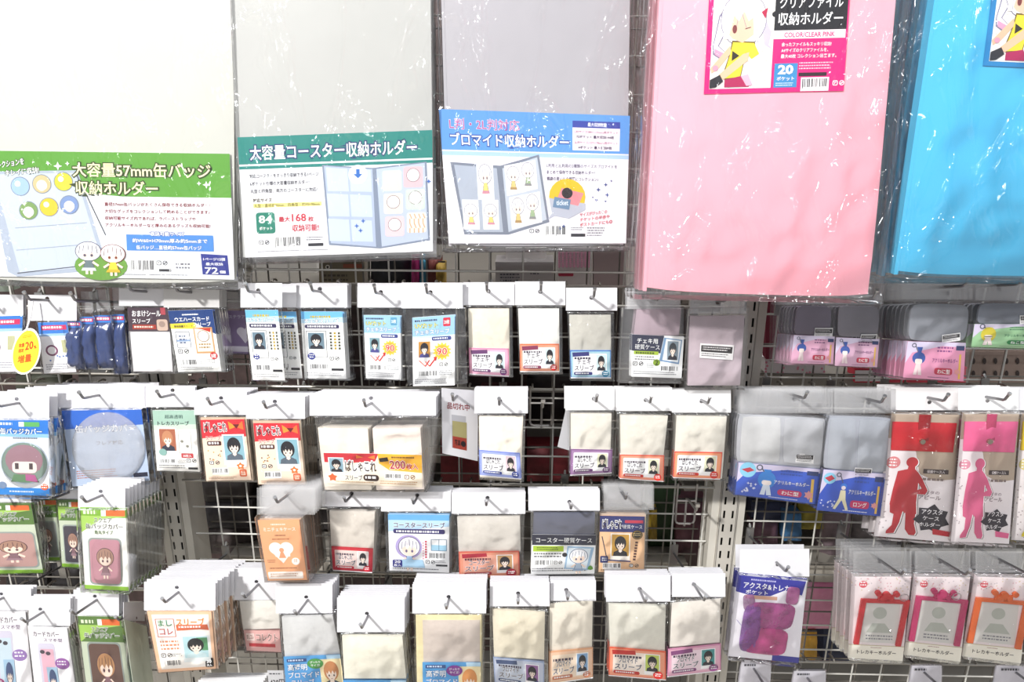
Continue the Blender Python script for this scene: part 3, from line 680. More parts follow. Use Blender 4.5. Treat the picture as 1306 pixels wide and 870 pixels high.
def d_coastersl(p):
    p.rect(0, 0, 1, 1, '#fdfdfd', 1); p.rect(0, 0, 1, .12, '#6fb2e2', 2); p.poly([(0, .1), (1, .1), (1, .2), (0, .3)], '#bedcf2', 2)
    p.T('コースタースリーブ', .09, .13, .93, .23, '#3a3f66', 4, '#ffffff', .05); p.rr(.08, .25, .93, .33, '#3a3470', 4, .03); p.LN(.13, .275, .88, .33, 1, '#ffffff', 5, .6)
    p.circ(.33, .56, .22, '#b7a8da', 4, 28); p.CHIBI(.14, .38, .54, .98, line='#6a6488', dress='#a9c8ea', trim='#d9b8d0', hair='#f6f4f8', l=5)
    p.poly([(.2, .78), (.56, .78), (.6, .92), (.16, .92)], '#b5d8ef', 11); p.rr(.06, .79, .22, .92, '#2e3080', 12, .02); p.T('20', .09, .8, .19, .85, '#ffffff', 13); p.T('枚入', .08, .865, .2, .905, '#ffffff', 13)
    for j in range(7): p.rect(.6, .45 + j * .045, .63, .48 + j * .045, '#cf3a5c', 4); p.rect(.56, .48 + j * .045, .58, .5 + j * .045, '#e89ab0', 4)
    p.frame(.7, .42, .96, .62, .008, '#4a6a8a', 4); p.rect(.7, .52, .96, .62, '#a9d4ea', 3); p.line(.83, .42, .83, .62, .006, '#4a6a8a', 5); p.BAR(.67, .66, .94, .76); p.MARKS(.64, .82, .035); p.LN(.77, .79, .95, .84, 2); p.rect(.78, .86, .97, .89, '#26262c', 4); p.LN(.06, .94, .92, .98, 1)
def d_coasterhc(p):
    p.rect(0, 0, 1, .26, '#23253a', 1); p.rect(0, .26, 1, 1, '#fdfdfd', 1); p.T('コースター硬質ケース', .06, .07, .94, .2, '#ffffff', 3)
    p.rect(.02, .28, .5, .42, '#b4d234', 3); p.LN(.08, .31, .44, .4, 2, '#4a5a20', 4); p.LN(.04, .46, .48, .6, 2, '#55555e'); p.BAR(.06, .64, .34, .77); p.MARKS(.38, .7, .03); p.LN(.02, .84, .92, .95, 2)
    p.poly([(.56, .28), (.98, .31), (.9, .9), (.52, .86)], '#9fc0dc', 4); p.poly([(.58, .32), (.93, .34), (.87, .86), (.55, .83)], '#e6f0f8', 5); p.CHIBI(.58, .34, .9, .98, line='#5a6a88', dress='#b9cce0', trim='#9ab0cc', hair='#fafafd', l=6)
    p.circ(.52, .5, .04, '#22222a', 6); p.star(.93, .84, .05, '#5a9a2a', 7, 3, .8)
def d_phc(p):
    p.rect(0, 0, 1, 1, '#f2c79c', 1); p.rect(0, 0, 1, .28, '#2c336e', 2); p.T('ぱしゃこれ', .06, .06, .5, .22, '#3a2a2a', 3, '#ffffff', .08); p.T('硬質ケース', .52, .15, .95, .22, '#ffffff', 3); p.rect(.56, .07, .97, .12, '#c23a50', 3)
    p.circ(.84, .32, .12, '#2a2420', 5); p.ring(.84, .32, .09, .1, '#c9a24a', 6); p.LN(.76, .29, .92, .35, 2, '#e8d29a', 7)
    p.POR(.28, .32, .66, .7, bg='#c99a3e', cloth='#1e1e24', l=4, frame='#fff8ee'); p.line(.06, .36, .18, .76, .02, '#2a3050', 4); p.line(.2, .77, .7, .79, .03, '#2c336e', 11); p.rr(.03, .7, .2, .82, '#2c336e', 11, .02); p.LN(.07, .73, .17, .8, 2, '#ffffff', 12)
    for j in range(7): p.rect(.8 - j * .008, .44 + j * .05, .86 - j * .008, .475 + j * .05, '#5a3a34', 4)
    p.BAR(.1, .84, .48, .92); p.MARKS(.72, .87, .045); p.LN(.05, .95, .9, .985, 1, '#8a6a50')
def d_200(p):
    p.rect(0, 0, 1, 1, '#fdf0dc', 1); p.poly([(0, 0), (.56, 0), (.52, .24), (.3, .3), (0, .3)], '#c9303c', 2); p.poly([(.55, 0), (1, .02), (1, .56), (.66, .5), (.56, .3)], '#f6b93a', 2)
    p.poly([(.33, .05), (.4, .12), (.33, .16)], '#ef8a3a', 3); p.poly([(.45, .12), (.52, .05), (.52, .18)], '#ef8a3a', 3)
    p.POR(.05, .16, .19, .6, bg='#8fb0c0', l=4); p.T('ぱしゃこれ', .21, .22, .53, .58, '#3a2a2a', 5, '#ffffff', .09); p.T('スリーブ', .2, .68, .38, .85, '#3a2622', 5, '#ffffff', .05)
    p.rr(.39, .66, .55, .86, '#3a2420', 5, .03); p.LN(.41, .71, .53, .86, 1, '#ffffff', 6, .5); p.poly([(.56, .14), (.65, .1), (.66, .22), (.57, .26)], '#2a2420', 4); p.LN(.69, .08, .94, .14, 1, '#6a4a20', 4, .8)
    p.T('200', .67, .2, .83, .46, '#c22a34', 5, '#ffffff', .04); p.T('枚入', .84, .28, .96, .46, '#c22a34', 5, '#ffffff', .04); p.BAR(.62, .62, .78, .76); p.MARKS(.84, .7, .024, '#7a4a2a'); p.star(.07, .78, .05, '#e0663a', 5, 5, .6); p.LN(.56, .84, .98, .97, 2, '#c99a6a'); p.LN(.1, .9, .5, .96, 1, '#c99a6a')
def d_oos(p):
    p.rect(0, 0, 1, 1, '#e6e5ea', 1); p.T('品切れ中', .14, .2, .76, .3, '#8f2630', 2); p.rect(.26, .38, .66, .88, '#b9b9c0', 2); p.rect(.28, .47, .68, .7, '#a8a070', 3); p.rect(.28, .7, .68, .88, '#a04034', 3); p.T('写真', .34, .74, .5, .83, '#3a2422', 4); p.circ(.58, .79, .07, '#2a2226', 4)
def d_case(p):
    p.rect(0, 0, 1, 1, '#fdfdfd', 1); p.poly([(0, 0), (.62, 0), (.56, .42), (0, .38)], '#35384e', 2); p.T('チェキ用', .1, .08, .5, .2, '#ffffff', 3); p.T('硬質ケース', .06, .22, .54, .34, '#ffffff', 3)
    p.rect(.04, .38, .52, .46, '#a9c23a', 3); p.LN(.08, .4, .48, .46, 1, '#4a5a20', 4, .7); p.LN(.06, .5, .48, .62, 2); p.poly([(.62, .04), (.97, .08), (.93, .66), (.54, .6)], '#7fa0c4', 3); p.poly([(.66, .07), (.95, .1), (.91, .62), (.6, .57)], '#f2f6fa', 4)
    p.POR(.69, .12, .9, .56, bg='#8a9aa6', l=5, frame=None, hair='#3a4046'); p.circ(.49, .64, .07, '#8aa82a', 5); p.T('2', .46, .58, .52, .7, '#2a3a10', 6); p.MARKS(.07, .68, .045); p.LN(.3, .68, .46, .78, 3); p.BAR(.58, .72, .92, .84); p.LN(.04, .86, .9, .95, 2)
def d_bw(p):
    p.rect(0, 0, 1, 1, '#f4f2f2', 1); p.rect(.03, .12, .96, .56, '#2a2628', 2); p.LN(.08, .2, .9, .5, 2, '#e8e4e4', 3); p.LN(.05, .64, .9, .92, 2, '#4a4648')
def d_keycard(p, base='#e9b4cf', hair='#3a5aa8', pill='#c2304e', word='わに型', side='#f0c45a', dark='#8a4a86', bub=False, body='#f0e0e0', long_=False):
    p.rect(0, 0, 1, 1, base, 1); p.poly([(0, .0), (1, 0), (1, .12), (.6, .1), (.1, .3), (0, .6)], '#ddd3ea', 2)
    if bub:
        p.circ(.12, .2, .1, '#8fd0ea', 3); p.poly([(.04, .2), (.14, .12), (.2, .2), (.12, .28)], '#c23a4a', 4)
        for k in range(12): p.star(.03 + .25 * p.r.random(), .6 + .3 * p.r.random(), .02, '#eef0ff', 3, 4)
    x = .34 if bub else .2
    p.ring(x - .08, .1, .025, .04, '#55586a', 3); p.line(x - .05, .12, x, .28, .015, '#55586a', 3)
    if long_:
        p.circ(x + .02, .36, .05, hair, 4); p.circ(x + .02, .4, .035, body, 5); p.poly([(x - .02, .46), (x + .06, .46), (x + .08, .68), (x + .14, .92), (x + .1, .93), (x + .02, .7), (x - .06, .93), (x - .1, .92), (x - .03, .66)], '#efe6c0', 4)
    else:
        p.circ(x + .02, .44, .11, hair, 4); p.poly([(x - .03, .14), (x + .07, .14), (x + .04, .4)], hair, 4); p.rr(x - .04, .46, x + .08, .6, '#fbeee6', 5, .03); p.poly([(x - .02, .6), (x + .06, .6), (x + .09, .9), (x + .03, .9), (x + .02, .72), (x + .01, .9), (x - .05, .9)], body, 5)
    p.LN(.52, .12, .8, .3, 2, dark, 3); p.T('アクリルキーホルダー', .45, .42, .88, .54, '#f4f4ff' if bub else dark, 4, dark if bub else None, .05)
    p.rect(.84, .08, .98, .2, '#2f3f70', 3); p.rect(.9, .3, .935, .95, side, 3); p.rr(.5, .68, .8, .86, pill, 4, .04); p.T(word, .55, .71, .76, .83, '#ffffff', 5); p.star(.88, .76, .06, '#e8a0a0', 5, 6, .6); p.LN(.4, .93, .8, .97, 1, '#ffffff' if bub else '#7a4a70', 4)
def SIL(p, c, l, x0=0, y0=0, s=1.0, k=1.0):
    def m(x, y): return (x0 + x * s, y0 + y * k)
    p.ell(*m(.30, .065), .09 * s, .062 * k, c, l); p.poly([m(.25, .1), m(.35, .1), m(.36, .2), m(.24, .2)], c, l)
    p.poly([m(.1, .18), m(.24, .15), m(.36, .15), m(.42, .2), m(.42, .6), m(.04, .6), m(.06, .4)], c, l)
    p.poly([m(.04, .56), m(.42, .56), m(.44, .7), m(.30, .72), m(.22, .66), m(.12, .72), m(.06, .7)], c, l)
    p.poly([m(.12, .64), m(.25, .62), m(.21, .82), m(.15, .96), m(.04, .975), m(.04, .94), m(.11, .86)], c, l)
    p.poly([m(.28, .64), m(.43, .62), m(.42, .82), m(.46, .93), m(.44, .97), m(.36, .97), m(.3, .9)], c, l)
    p.poly([m(.40, .18), m(.46, .24), m(.57, .4), m(.54, .45), m(.42, .45), m(.42, .40), m(.48, .38), m(.41, .3)], c, l)
def d_actasta(p, c='#c23a42', c2='#e08a8e', pill='#c9303c'):
    p.rect(0, 0, 1, 1, '#f6eef0', 1); p.poly([(.3, 0), (1, 0), (1, .5), (.72, .52), (.5, .47), (.42, .3), (.2, .2), (0, .2), (0, 0)], '#b9a896', 2); p.circ(.12, .39, .1, c2, 3); p.LN(.06, .36, .18, .43, 3, '#ffffff', 4)
    for k in range(14): p.circ(.03 + .1 * p.r.random(), .46 + .5 * p.r.random(), .012, '#c0b4b8', 3)
    SIL(p, '#6a4a50', 3, .13, .345, .93, .645); SIL(p, '#ffffff', 4, .12, .342, .93, .645); SIL(p, c, 5, .105, .34, .93, .645)
    p.rect(.55, .43, .9, .465, '#4a4040', 4); p.T('保護ケース入', .6, .436, .85, .46, '#e8e0e0', 5); p.LN(.55, .5, .9, .53, 1, '#8a7a76', 4, .6)
    p.T('アピール', .52, .635, .82, .67, '#8a7a80', 4); p.T('アクスタの', .46, .6, .8, .625, '#a89aa0', 4)
    p.star(.72, .82, .25, '#3a363e', 6, 7, .74, .1); p.T('アクスタ', .58, .745, .86, .785, '#f6f2f4', 7); p.T('ケース', .6, .8, .82, .835, '#f6f2f4', 7); p.T('ホルダー', .56, .85, .84, .885, '#f6f2f4', 7); p.poly([(.74, .9), (.98, .915), (.97, .955), (.75, .945)], pill, 8)
def d_frame(p, c='#c9283c'):
    p.rect(0, 0, 1, 1, '#f3e6e8', 1)
    for k in range(50): p.circ(p.r.random(), p.r.random() * .2, .012, ('#e0b0b8', '#dcc9a8', '#c9c0c4')[k % 3], 2, 8)
    p.circ(.2, .12, .07, '#e0606c', 3); p.LN(.15, .09, .26, .15, 2, '#ffffff', 4)
    p.rect(.16, .3, .86, .8, '#dcdad6', 2); p.circ(.52, .45, .12, '#b9bdb4', 3); p.poly([(.3, .68), (.4, .57), (.62, .57), (.76, .68)], '#b9bdb4', 3); p.LN(.3, .71, .8, .78, 2, '#8a8a90', 3)
    p.rect(0, .83, 1, 1, '#fbf6e8', 4); p.T('トレカキーホルダー', .16, .89, .86, .94, '#3a3438', 5); p.LN(.4, .855, .6, .87, 1, '#a05a64', 5); p.rect(0, .83, 1, .837, '#cdbf9a', 5)
def d_acpocket(p):
    p.rect(0, 0, 1, 1, '#f6f3fa', 1); p.poly([(0, 0), (1, 0), (.95, .2), (.7, .16), (.5, .24), (.2, .25), (0, .22)], '#34369c', 2); p.LN(.2, .06, .6, .085, 1, '#c9c9f0', 3, .7); p.T('アクスタ&トレカ', .1, .1, .76, .17, '#ffffff', 4); p.T('ポケット', .14, .185, .46, .235, '#ffffff', 4)
    p.poly([(.14, .25), (.6, .24), (.6, .28), (.15, .29)], '#d9a890', 5); p.rect(.62, .93, 1, 1, '#3a3c9c', 2)
    p.line(.06, .55, .3, .75, .01, '#b0a8d0', 3)
def d_phone(p, bg='#cfe0ea', c='#9a7ab8'):
    p.rect(0, 0, 1, 1, '#fbf9fc', 1); p.rr(.2, .22, .62, 1.0, '#d8d4e4', 3, .08); p.rect(.26, .3, .58, .95, bg, 4); p.circ(.3, .34, .06, '#4a4650', 5); p.circ(.44, .36, .06, '#4a4650', 5)
    p.T('カードカバー', .12, .06, .78, .13, '#5a4a58', 3); p.T('スマホ型', .36, .15, .84, .2, '#8a7a90', 3); p.circ(.76, .5, .18, c, 4); p.LN(.64, .46, .88, .54, 2, '#ffffff', 5); p.circ(.22, .82, .12, '#a83a7a', 6); p.T('10枚', .15, .79, .29, .85, '#ffffff', 7)
    p.POR(.36, .55, .62, .95, bg='#a8c8de', l=6, frame=None, hair='#4a5a80')
def d_mashi(p):
    p.rect(0, 0, 1, 1, '#f6c9a6', 1); p.rect(.06, .05, .95, .95, '#fffaf4', 2); p.frame(.1, .12, .4, .42, .012, '#c05a4a', 3)
    for t, u, v, cc in (('ま', .14, .14, '#3a8a5a'), ('し', .27, .14, '#2a8a6a'), ('コ', .14, .28, '#b84a50'), ('レ', .27, .28, '#b84a50')): p.T(t, u, v, u + .09, v + .1, cc, 4)
    p.T('スリーブ', .43, .11, .88, .24, '#e07a3a', 3, '#fff6d0', .05); p.poly([(.42, .22), (.92, .22), (.94, .32), (.8, .3), (.42, .32)], '#e0704a', 3); p.LN(.46, .24, .84, .29, 1, '#ffffff', 5, .6)
    p.LN(.12, .48, .46, .66, 3, '#e08a5a'); p.POR(.5, .42, .9, .78, hair='#24262c', bg='#bfe0e6', cloth='#cfe6ea', l=4, frame='#eef4f4'); p.poly([(.72, .44), (.9, .44), (.9, .66), (.8, .66)], '#5a9a6a', 6)
    p.MARKS(.14, .72, .04); p.LN(.28, .7, .46, .76, 2); p.BAR(.14, .81, .42, .9, bg=None); p.rr(.83, .8, .97, .96, '#2a2626', 4, .02); p.T('30', .86, .82, .94, .88, '#ffffff', 12); p.T('枚入', .855, .895, .945, .94, '#ffffff', 12)
def d_pinklow(p):
    p.rect(0, 0, 1, 1, '#e6b4b0', 1); p.rr(.05, .14, .28, .5, '#f2dcd6', 2, .02); p.T('ましコレ', .07, .2, .26, .42, '#9a6a60', 3); p.T('コレクト', .33, .14, .93, .5, '#8a5a58', 3, '#f6e6e0', .05); p.rect(.1, .62, .85, .78, '#c2303c', 3)
def d_brom(p, ball='#4f9a4a', hair='#c98a5a', w2='ぴったり'):
    p.rect(0, 0, 1, 1, '#5aa6e0', 1); p.poly([(.75, 0), (1, 0), (1, 1), (.85, 1)], '#bfe0f6', 2); p.rect(0, .8, 1, 1, '#e8b8d0', 2); p.rr(.05, .05, .4, .12, '#33508a', 3, .01); p.LN(.08, .065, .36, .12, 1, '#dceaff', 4, .6)
    p.T('高透明', .06, .16, .4, .3, '#ffffff', 4, '#4a86c0', .04); p.T('ブロマイド', .06, .33, .6, .46, '#ffffff', 4, '#4a76b8', .04); p.T('スリーブ', .1, .49, .5, .62, '#ffffff', 4, '#6a66b0', .04)
    p.POR(.62, .08, 1.0, .72, hair=hair, bg='#f6e6b8', cloth='#4a5a66', l=4, frame=None); p.ell(.55, .16, .14, .11, ball, 11); p.T('ぴったり', .46, .1, .64, .15, '#ffffff', 12); p.T('サイズ!', .47, .165, .63, .22, '#ffffff', 12)
    p.BAR(.08, .84, .4, .94)
def d_holder57(p):
    p.rect(0, 0, 1, 1, '#e6e8ec', 1); p.poly([(0, 0), (1, .0), (1, .34), (.55, .34), (.3, .3), (0, .2)], '#5b9a34', 2)
    p.poly([(.0, .16), (.37, .14), (.48, .93), (.1, 1.0), (.06, .96)], '#aab4c4', 3); p.poly([(.02, .18), (.36, .16), (.46, .9), (.11, .97)], '#c3ccda', 4); p.line(.36, .15, .475, .65, .004, '#4a4e58', 5); p.line(.1, .97, .46, .88, .004, '#4a4e58', 5)
    for (x, y, c, c2) in ((.13, .27, '#9fbce6', None), (.22, .25, '#cbb98a', '#f3ece4'), (.31, .23, '#c9c43a', None), (.16, .46, '#7a9a5a', '#eef0ec'), (.245, .43, '#e0bf32', None), (.33, .41, '#7a92c0', '#f0ece8')):
        p.circ(x, y, .04, '#7c8694', 5); p.circ(x, y, .037, c, 6)
        if c2: p.circ(x, y + .01, .022, c2, 7); p.circ(x, y + .03, .014, '#f6dcc8', 8)
        else: p.circ(x - .01, y - .02, .012, '#f4f6d8', 7)
    p.line(.1, .6, .4, .55, .003, '#9aa4b4', 5); p.line(.1, .78, .42, .72, .003, '#9aa4b4', 5)
    p.T('コレクションを', .02, .07, .15, .12, '#ffffff', 5, '#2a3a20', .07, sh=-.04); p.T('キレイに収納!', .07, .13, .21, .18, '#ffffff', 5, '#2a3a20', .07, sh=-.03)
    p.T('大容量57mm缶バッジ', .35, .08, .92, .19, '#f7efc0', 8, '#33401c', .07, b=.014); p.T('収納ホルダー', .36, .22, .7, .33, '#f7efc0', 8, '#33401c', .07, b=.014)
    p.star(.29, .11, .018, '#ffffff', 6); p.star(.25, .09, .01, '#ffffff', 6); p.star(.33, .09, .01, '#ffffff', 6); p.star(.9, .24, .016, '#ffffff', 6); p.star(.87, .23, .01, '#ffffff', 6)
    for k, t in enumerate(('直径57mm缶バッジがたくさん保存できる収納ホルダー!', '大切なグッズをコレクションして眺めることができます♪', '収納可能サイズ内であれば、ラバーストラップや', 'アクリルキーホルダーなど厚みのあるグッズも収納可能!')):
        p.T(t, .475, .385 + k * .055, (.91, .91, .85, .91)[k], .415 + k * .055, '#8a2a34', 4, b=.01); p.rect(.48, .425 + k * .055, .91, .427 + k * .055, '#b9a0a4', 3)
    p.rect(.56, .64, .92, .77, '#4a86cc', 4); p.T('収納可能サイズ', .66, .615, .8, .65, '#ffffff', 5, '#2a4a9a', .08); p.T('約W60×H70mm厚み約5mmまで', .585, .67, .895, .705, '#ffffff', 5, '#2a4a9a', .05); p.T('缶バッジ…直径約57mm缶バッジ', .6, .725, .87, .76, '#ffffff', 5, '#2a4a9a', .05)
    p.ell(.45, .9, .11, .12, '#6a9a3e', 6); p.CHIBI(.34, .7, .46, .97, dress='#6a7a80', trim='#d9dde4', l=7); p.CHIBI(.445, .72, .56, .98, dress='#e6cf3e', trim='#c9b030', line='#7a3a2a', l=12)
    p.BAR(.575, .85, .67, .94); p.MARKS(.69, .87, .01); p.LN(.76, .87, .82, .93, 2); p.rect(.69, .92, .74, .94, '#2a2a30', 4); p.LN(.54, .965, .85, .98, 1, '#6a6a72')
    p.poly([(.865, .79), (.975, .8), (.98, .965), (.87, .96)], '#2a3488', 4); p.T('1ページ12個', .875, .82, .965, .845, '#ffffff', 5); p.T('最大収納', .885, .86, .955, .885, '#ffffff', 5); p.T('72', .88, .9, .935, .955, '#ffffff', 5); p.T('個', .94, .925, .965, .95, '#ffffff', 5)
def d_holdercoaster(p):
    p.rect(0, 0, 1, 1, '#ececf0', 1); p.rect(0, 0, 1, .22, '#1f8078', 2); p.rect(0, .235, 1, .26, '#1f8078', 2)
    p.T('大容量コースター収納ホルダー', .06, .07, .92, .19, '#ffffff', 4, '#25386e', .08, b=.014)
    for k, t in enumerate(('対応コースターをすっきり収納できる1ページ', '6ポケット仕様の大容量収納ホルダー!', '丸型と四角型、両方のコースターに対応!')): p.T(t, .05, .3 + k * .062, (.41, .36, .4)[k], .335 + k * .062, '#3a3a44', 3, b=.01)
    p.T('対応サイズ', .06, .5, .16, .535, '#4a4020', 4); p.rect(.06, .545, .42, .58, '#efe68a', 2); p.T('丸型・直径約90mm、四角型・約90×90mm', .065, .548, .41, .578, '#4a4020', 4, b=0)
    p.rr(.07, .62, .17, .8, '#1f7a66', 3, .015); p.T('84', .085, .645, .155, .71, '#ffffff', 4); p.T('ポケット', .085, .74, .155, .77, '#ffffff', 4)
    p.T('最大', .19, .66, .25, .705, '#c2243c', 4); p.T('168', .26, .64, .335, .705, '#c2243c', 4, b=.014); p.T('枚', .345, .665, .375, .71, '#c2243c', 4); p.T('収納可能!', .26, .73, .4, .79, '#c2243c', 4)
    p.MARKS(.09, .875, .012); p.BAR(.165, .835, .3, .925); p.LN(.33, .84, .42, .88, 2); p.rect(.34, .895, .42, .92, '#2a2a30', 4); p.LN(.07, .95, .5, .965, 1, '#7a7a82')
    p.poly([(.43, .245), (.69, .285), (.97, .25), (.985, .905), (.72, .96), (.45, .915)], '#7f8a9e', 3); p.poly([(.44, .255), (.69, .295), (.7, .945), (.46, .9)], '#aebad0', 4); p.poly([(.71, .295), (.96, .26), (.975, .89), (.73, .945)], '#b9c4d8', 4)
    for i in range(2):
        for j in range(3):
            p.poly([(.45 + i * .12, .27 + j * .21 + i * .015), (.56 + i * .12, .285 + j * .21 + i * .015), (.565 + i * .12, .47 + j * .21 + i * .01), (.455 + i * .12, .46 + j * .21 + i * .01)], '#c6d2e4', 5)
    for i, (x, y, c) in enumerate(((.74, .31, '#cfe0cc'), (.85, .285, '#e0b9c0'), (.745, .5, '#e6d8ce'), (.86, .47, '#c9d8cc'), (.75, .69, '#e8c8cc'), (.865, .665, '#f3e6d4'))):
        p.rr(x, y, x + .1, y + .17, c, 5, .012)
        if i not in (0, 5): p.circ(x + .05, y + .07, .035, '#7a6a70', 6); p.circ(x + .05, y + .07, .032, '#f2ecec', 7); p.circ(x + .05, y + .085, .02, '#fae0d2', 8)
        if i == 5:
            for k in range(4):
                for j in range(4): p.line(x + .015 + k * .023, y + .01 + j * .04, x + .025 + k * .023 - .01 * (j % 2), y + .05 + j * .04, .006, '#cfa68a', 6)
    p.circ(.615, .335, .05, '#dfe8f6', 7); p.rect(.606, .29, .624, .335, '#2f6ab8', 8); p.poly([(.592, .33), (.638, .33), (.615, .365)], '#2f6ab8', 8)
    for x, y in ((.98, .41), (.62, .8), (.6, .76), (.635, .72)): p.star(x, y, .013, '#3f6ab8', 8)
def d_holderbrom(p):
    p.rect(0, 0, 1, 1, '#ece9ef', 1); p.rect(0, 0, 1, .29, '#5b96d8', 2); p.rect(0, .3, 1, .33, '#a9c8ec', 2)
    p.T('L判・2L判対応', .05, .06, .42, .14, '#b03a86', 4, '#f2e6f4', .07, b=.014); p.T('ブロマイド収納ホルダー', .05, .165, .68, .26, '#ffffff', 4, '#31509c', .08, b=.014)
    p.rect(.7, .05, .95, .27, '#f2e8ee', 3); p.rect(.7, .05, .95, .1, '#33429c', 4); p.T('最大収納枚数', .78, .06, .88, .09, '#ffffff', 5); p.T('L判サイズ(89×127mm)用ポケット', .71, .12, .94, .145, '#a03a6a', 5, b=0); p.T('72ポケット 最大収納144枚', .72, .155, .92, .18, '#3a2a50', 5)
    p.T('2L判サイズ(127×178mm)用ポケット', .71, .2, .94, .225, '#a03a6a', 5, b=0); p.T('4ポケット 最大収納8枚', .73, .235, .91, .26, '#3a2a50', 5)
    for k, t in enumerate(('L判用と2L判用の2種類のサイズのブロマイドを', 'まとめて保存できる収納ホルダー!', '観劇の思い出を綺麗にコレクション♪')): p.T(t, .56, .375 + k * .05, (.94, .82, .84)[k], .405 + k * .05, '#4a3a60', 3, b=.01)
    p.poly([(.04, .38), (.31, .4), (.52, .31), (.57, .83), (.34, .93), (.09, .93)], '#79808f', 3); p.poly([(.06, .4), (.29, .42), (.31, .91), (.1, .91)], '#aab2c0', 4); p.poly([(.32, .42), (.51, .33), (.555, .81), (.34, .91)], '#bcc4d0', 4)
    for x, y, wd, h in ((.18, .36, .09, .3), (.09, .66, .09, .23), (.2, .66, .09, .23)): p.rect(x, y, x + wd, y + h, '#e9e9ee', 5); p.CHIBI(x + .005, y + .03, x + wd - .005, y + h - .02, dress='#d8cf7a', trim='#c98a9a', line='#7a7480', l=6)
    for x, y, wd, h in ((.33, .38, .17, .22), (.35, .62, .17, .24)): p.poly([(x, y + .02), (x + wd, y - .03), (x + wd + .01, y + h - .03), (x + .01, y + h + .03)], '#e9e9ee', 5); p.CHIBI(x + .01, y + .02, x + .085, y + h, dress='#d8c07a', trim='#a98a5a', line='#7a7480', l=6); p.CHIBI(x + .09, y - .01, x + .165, y + h - .03, dress='#9ab08a', trim='#8a8a8a', line='#7a7480', l=6)
    p.circ(.67, .63, .1, '#e0b820', 4); p.poly([(.57, .64), (.77, .68), (.77, .73), (.68, .8), (.6, .78), (.56, .81), (.585, .76)], '#b6b9c6', 5); p.poly([(.64, .56), (.76, .6), (.73, .7), (.61, .66)], '#e08a92', 5); p.circ(.67, .6, .03, '#2a2226', 6); p.poly([(.6, .63), (.69, .65), (.68, .73), (.59, .71)], '#6a86a4', 7); p.T('ticket', .61, .655, .675, .695, '#e8f0f8', 8)
    for k, t in enumerate(('サイズがぴったりの', 'チケットの半券や', 'ポストカードにも◎')): p.T(t, .74, .74 + k * .04, .89 + k * .015, .77 + k * .04, '#c24a5a', 5, '#f8e0e4', .06, sh=-.03)
    for x, y, r in ((.84, .57, .014), (.88, .53, .012), (.89, .61, .014), (.83, .65, .012), (.88, .66, .008), (.81, .63, .007), (.91, .5, .008), (.65, .86, .012), (.63, .88, .008)): p.star(x, y, r, '#4a5a90', 5)
    p.MARKS(.47, .9, .012); p.BAR(.55, .86, .66, .94); p.LN(.69, .87, .76, .9, 2); p.rect(.69, .92, .77, .945, '#2a2a30', 4); p.LN(.78, .87, .88, .95, 4)
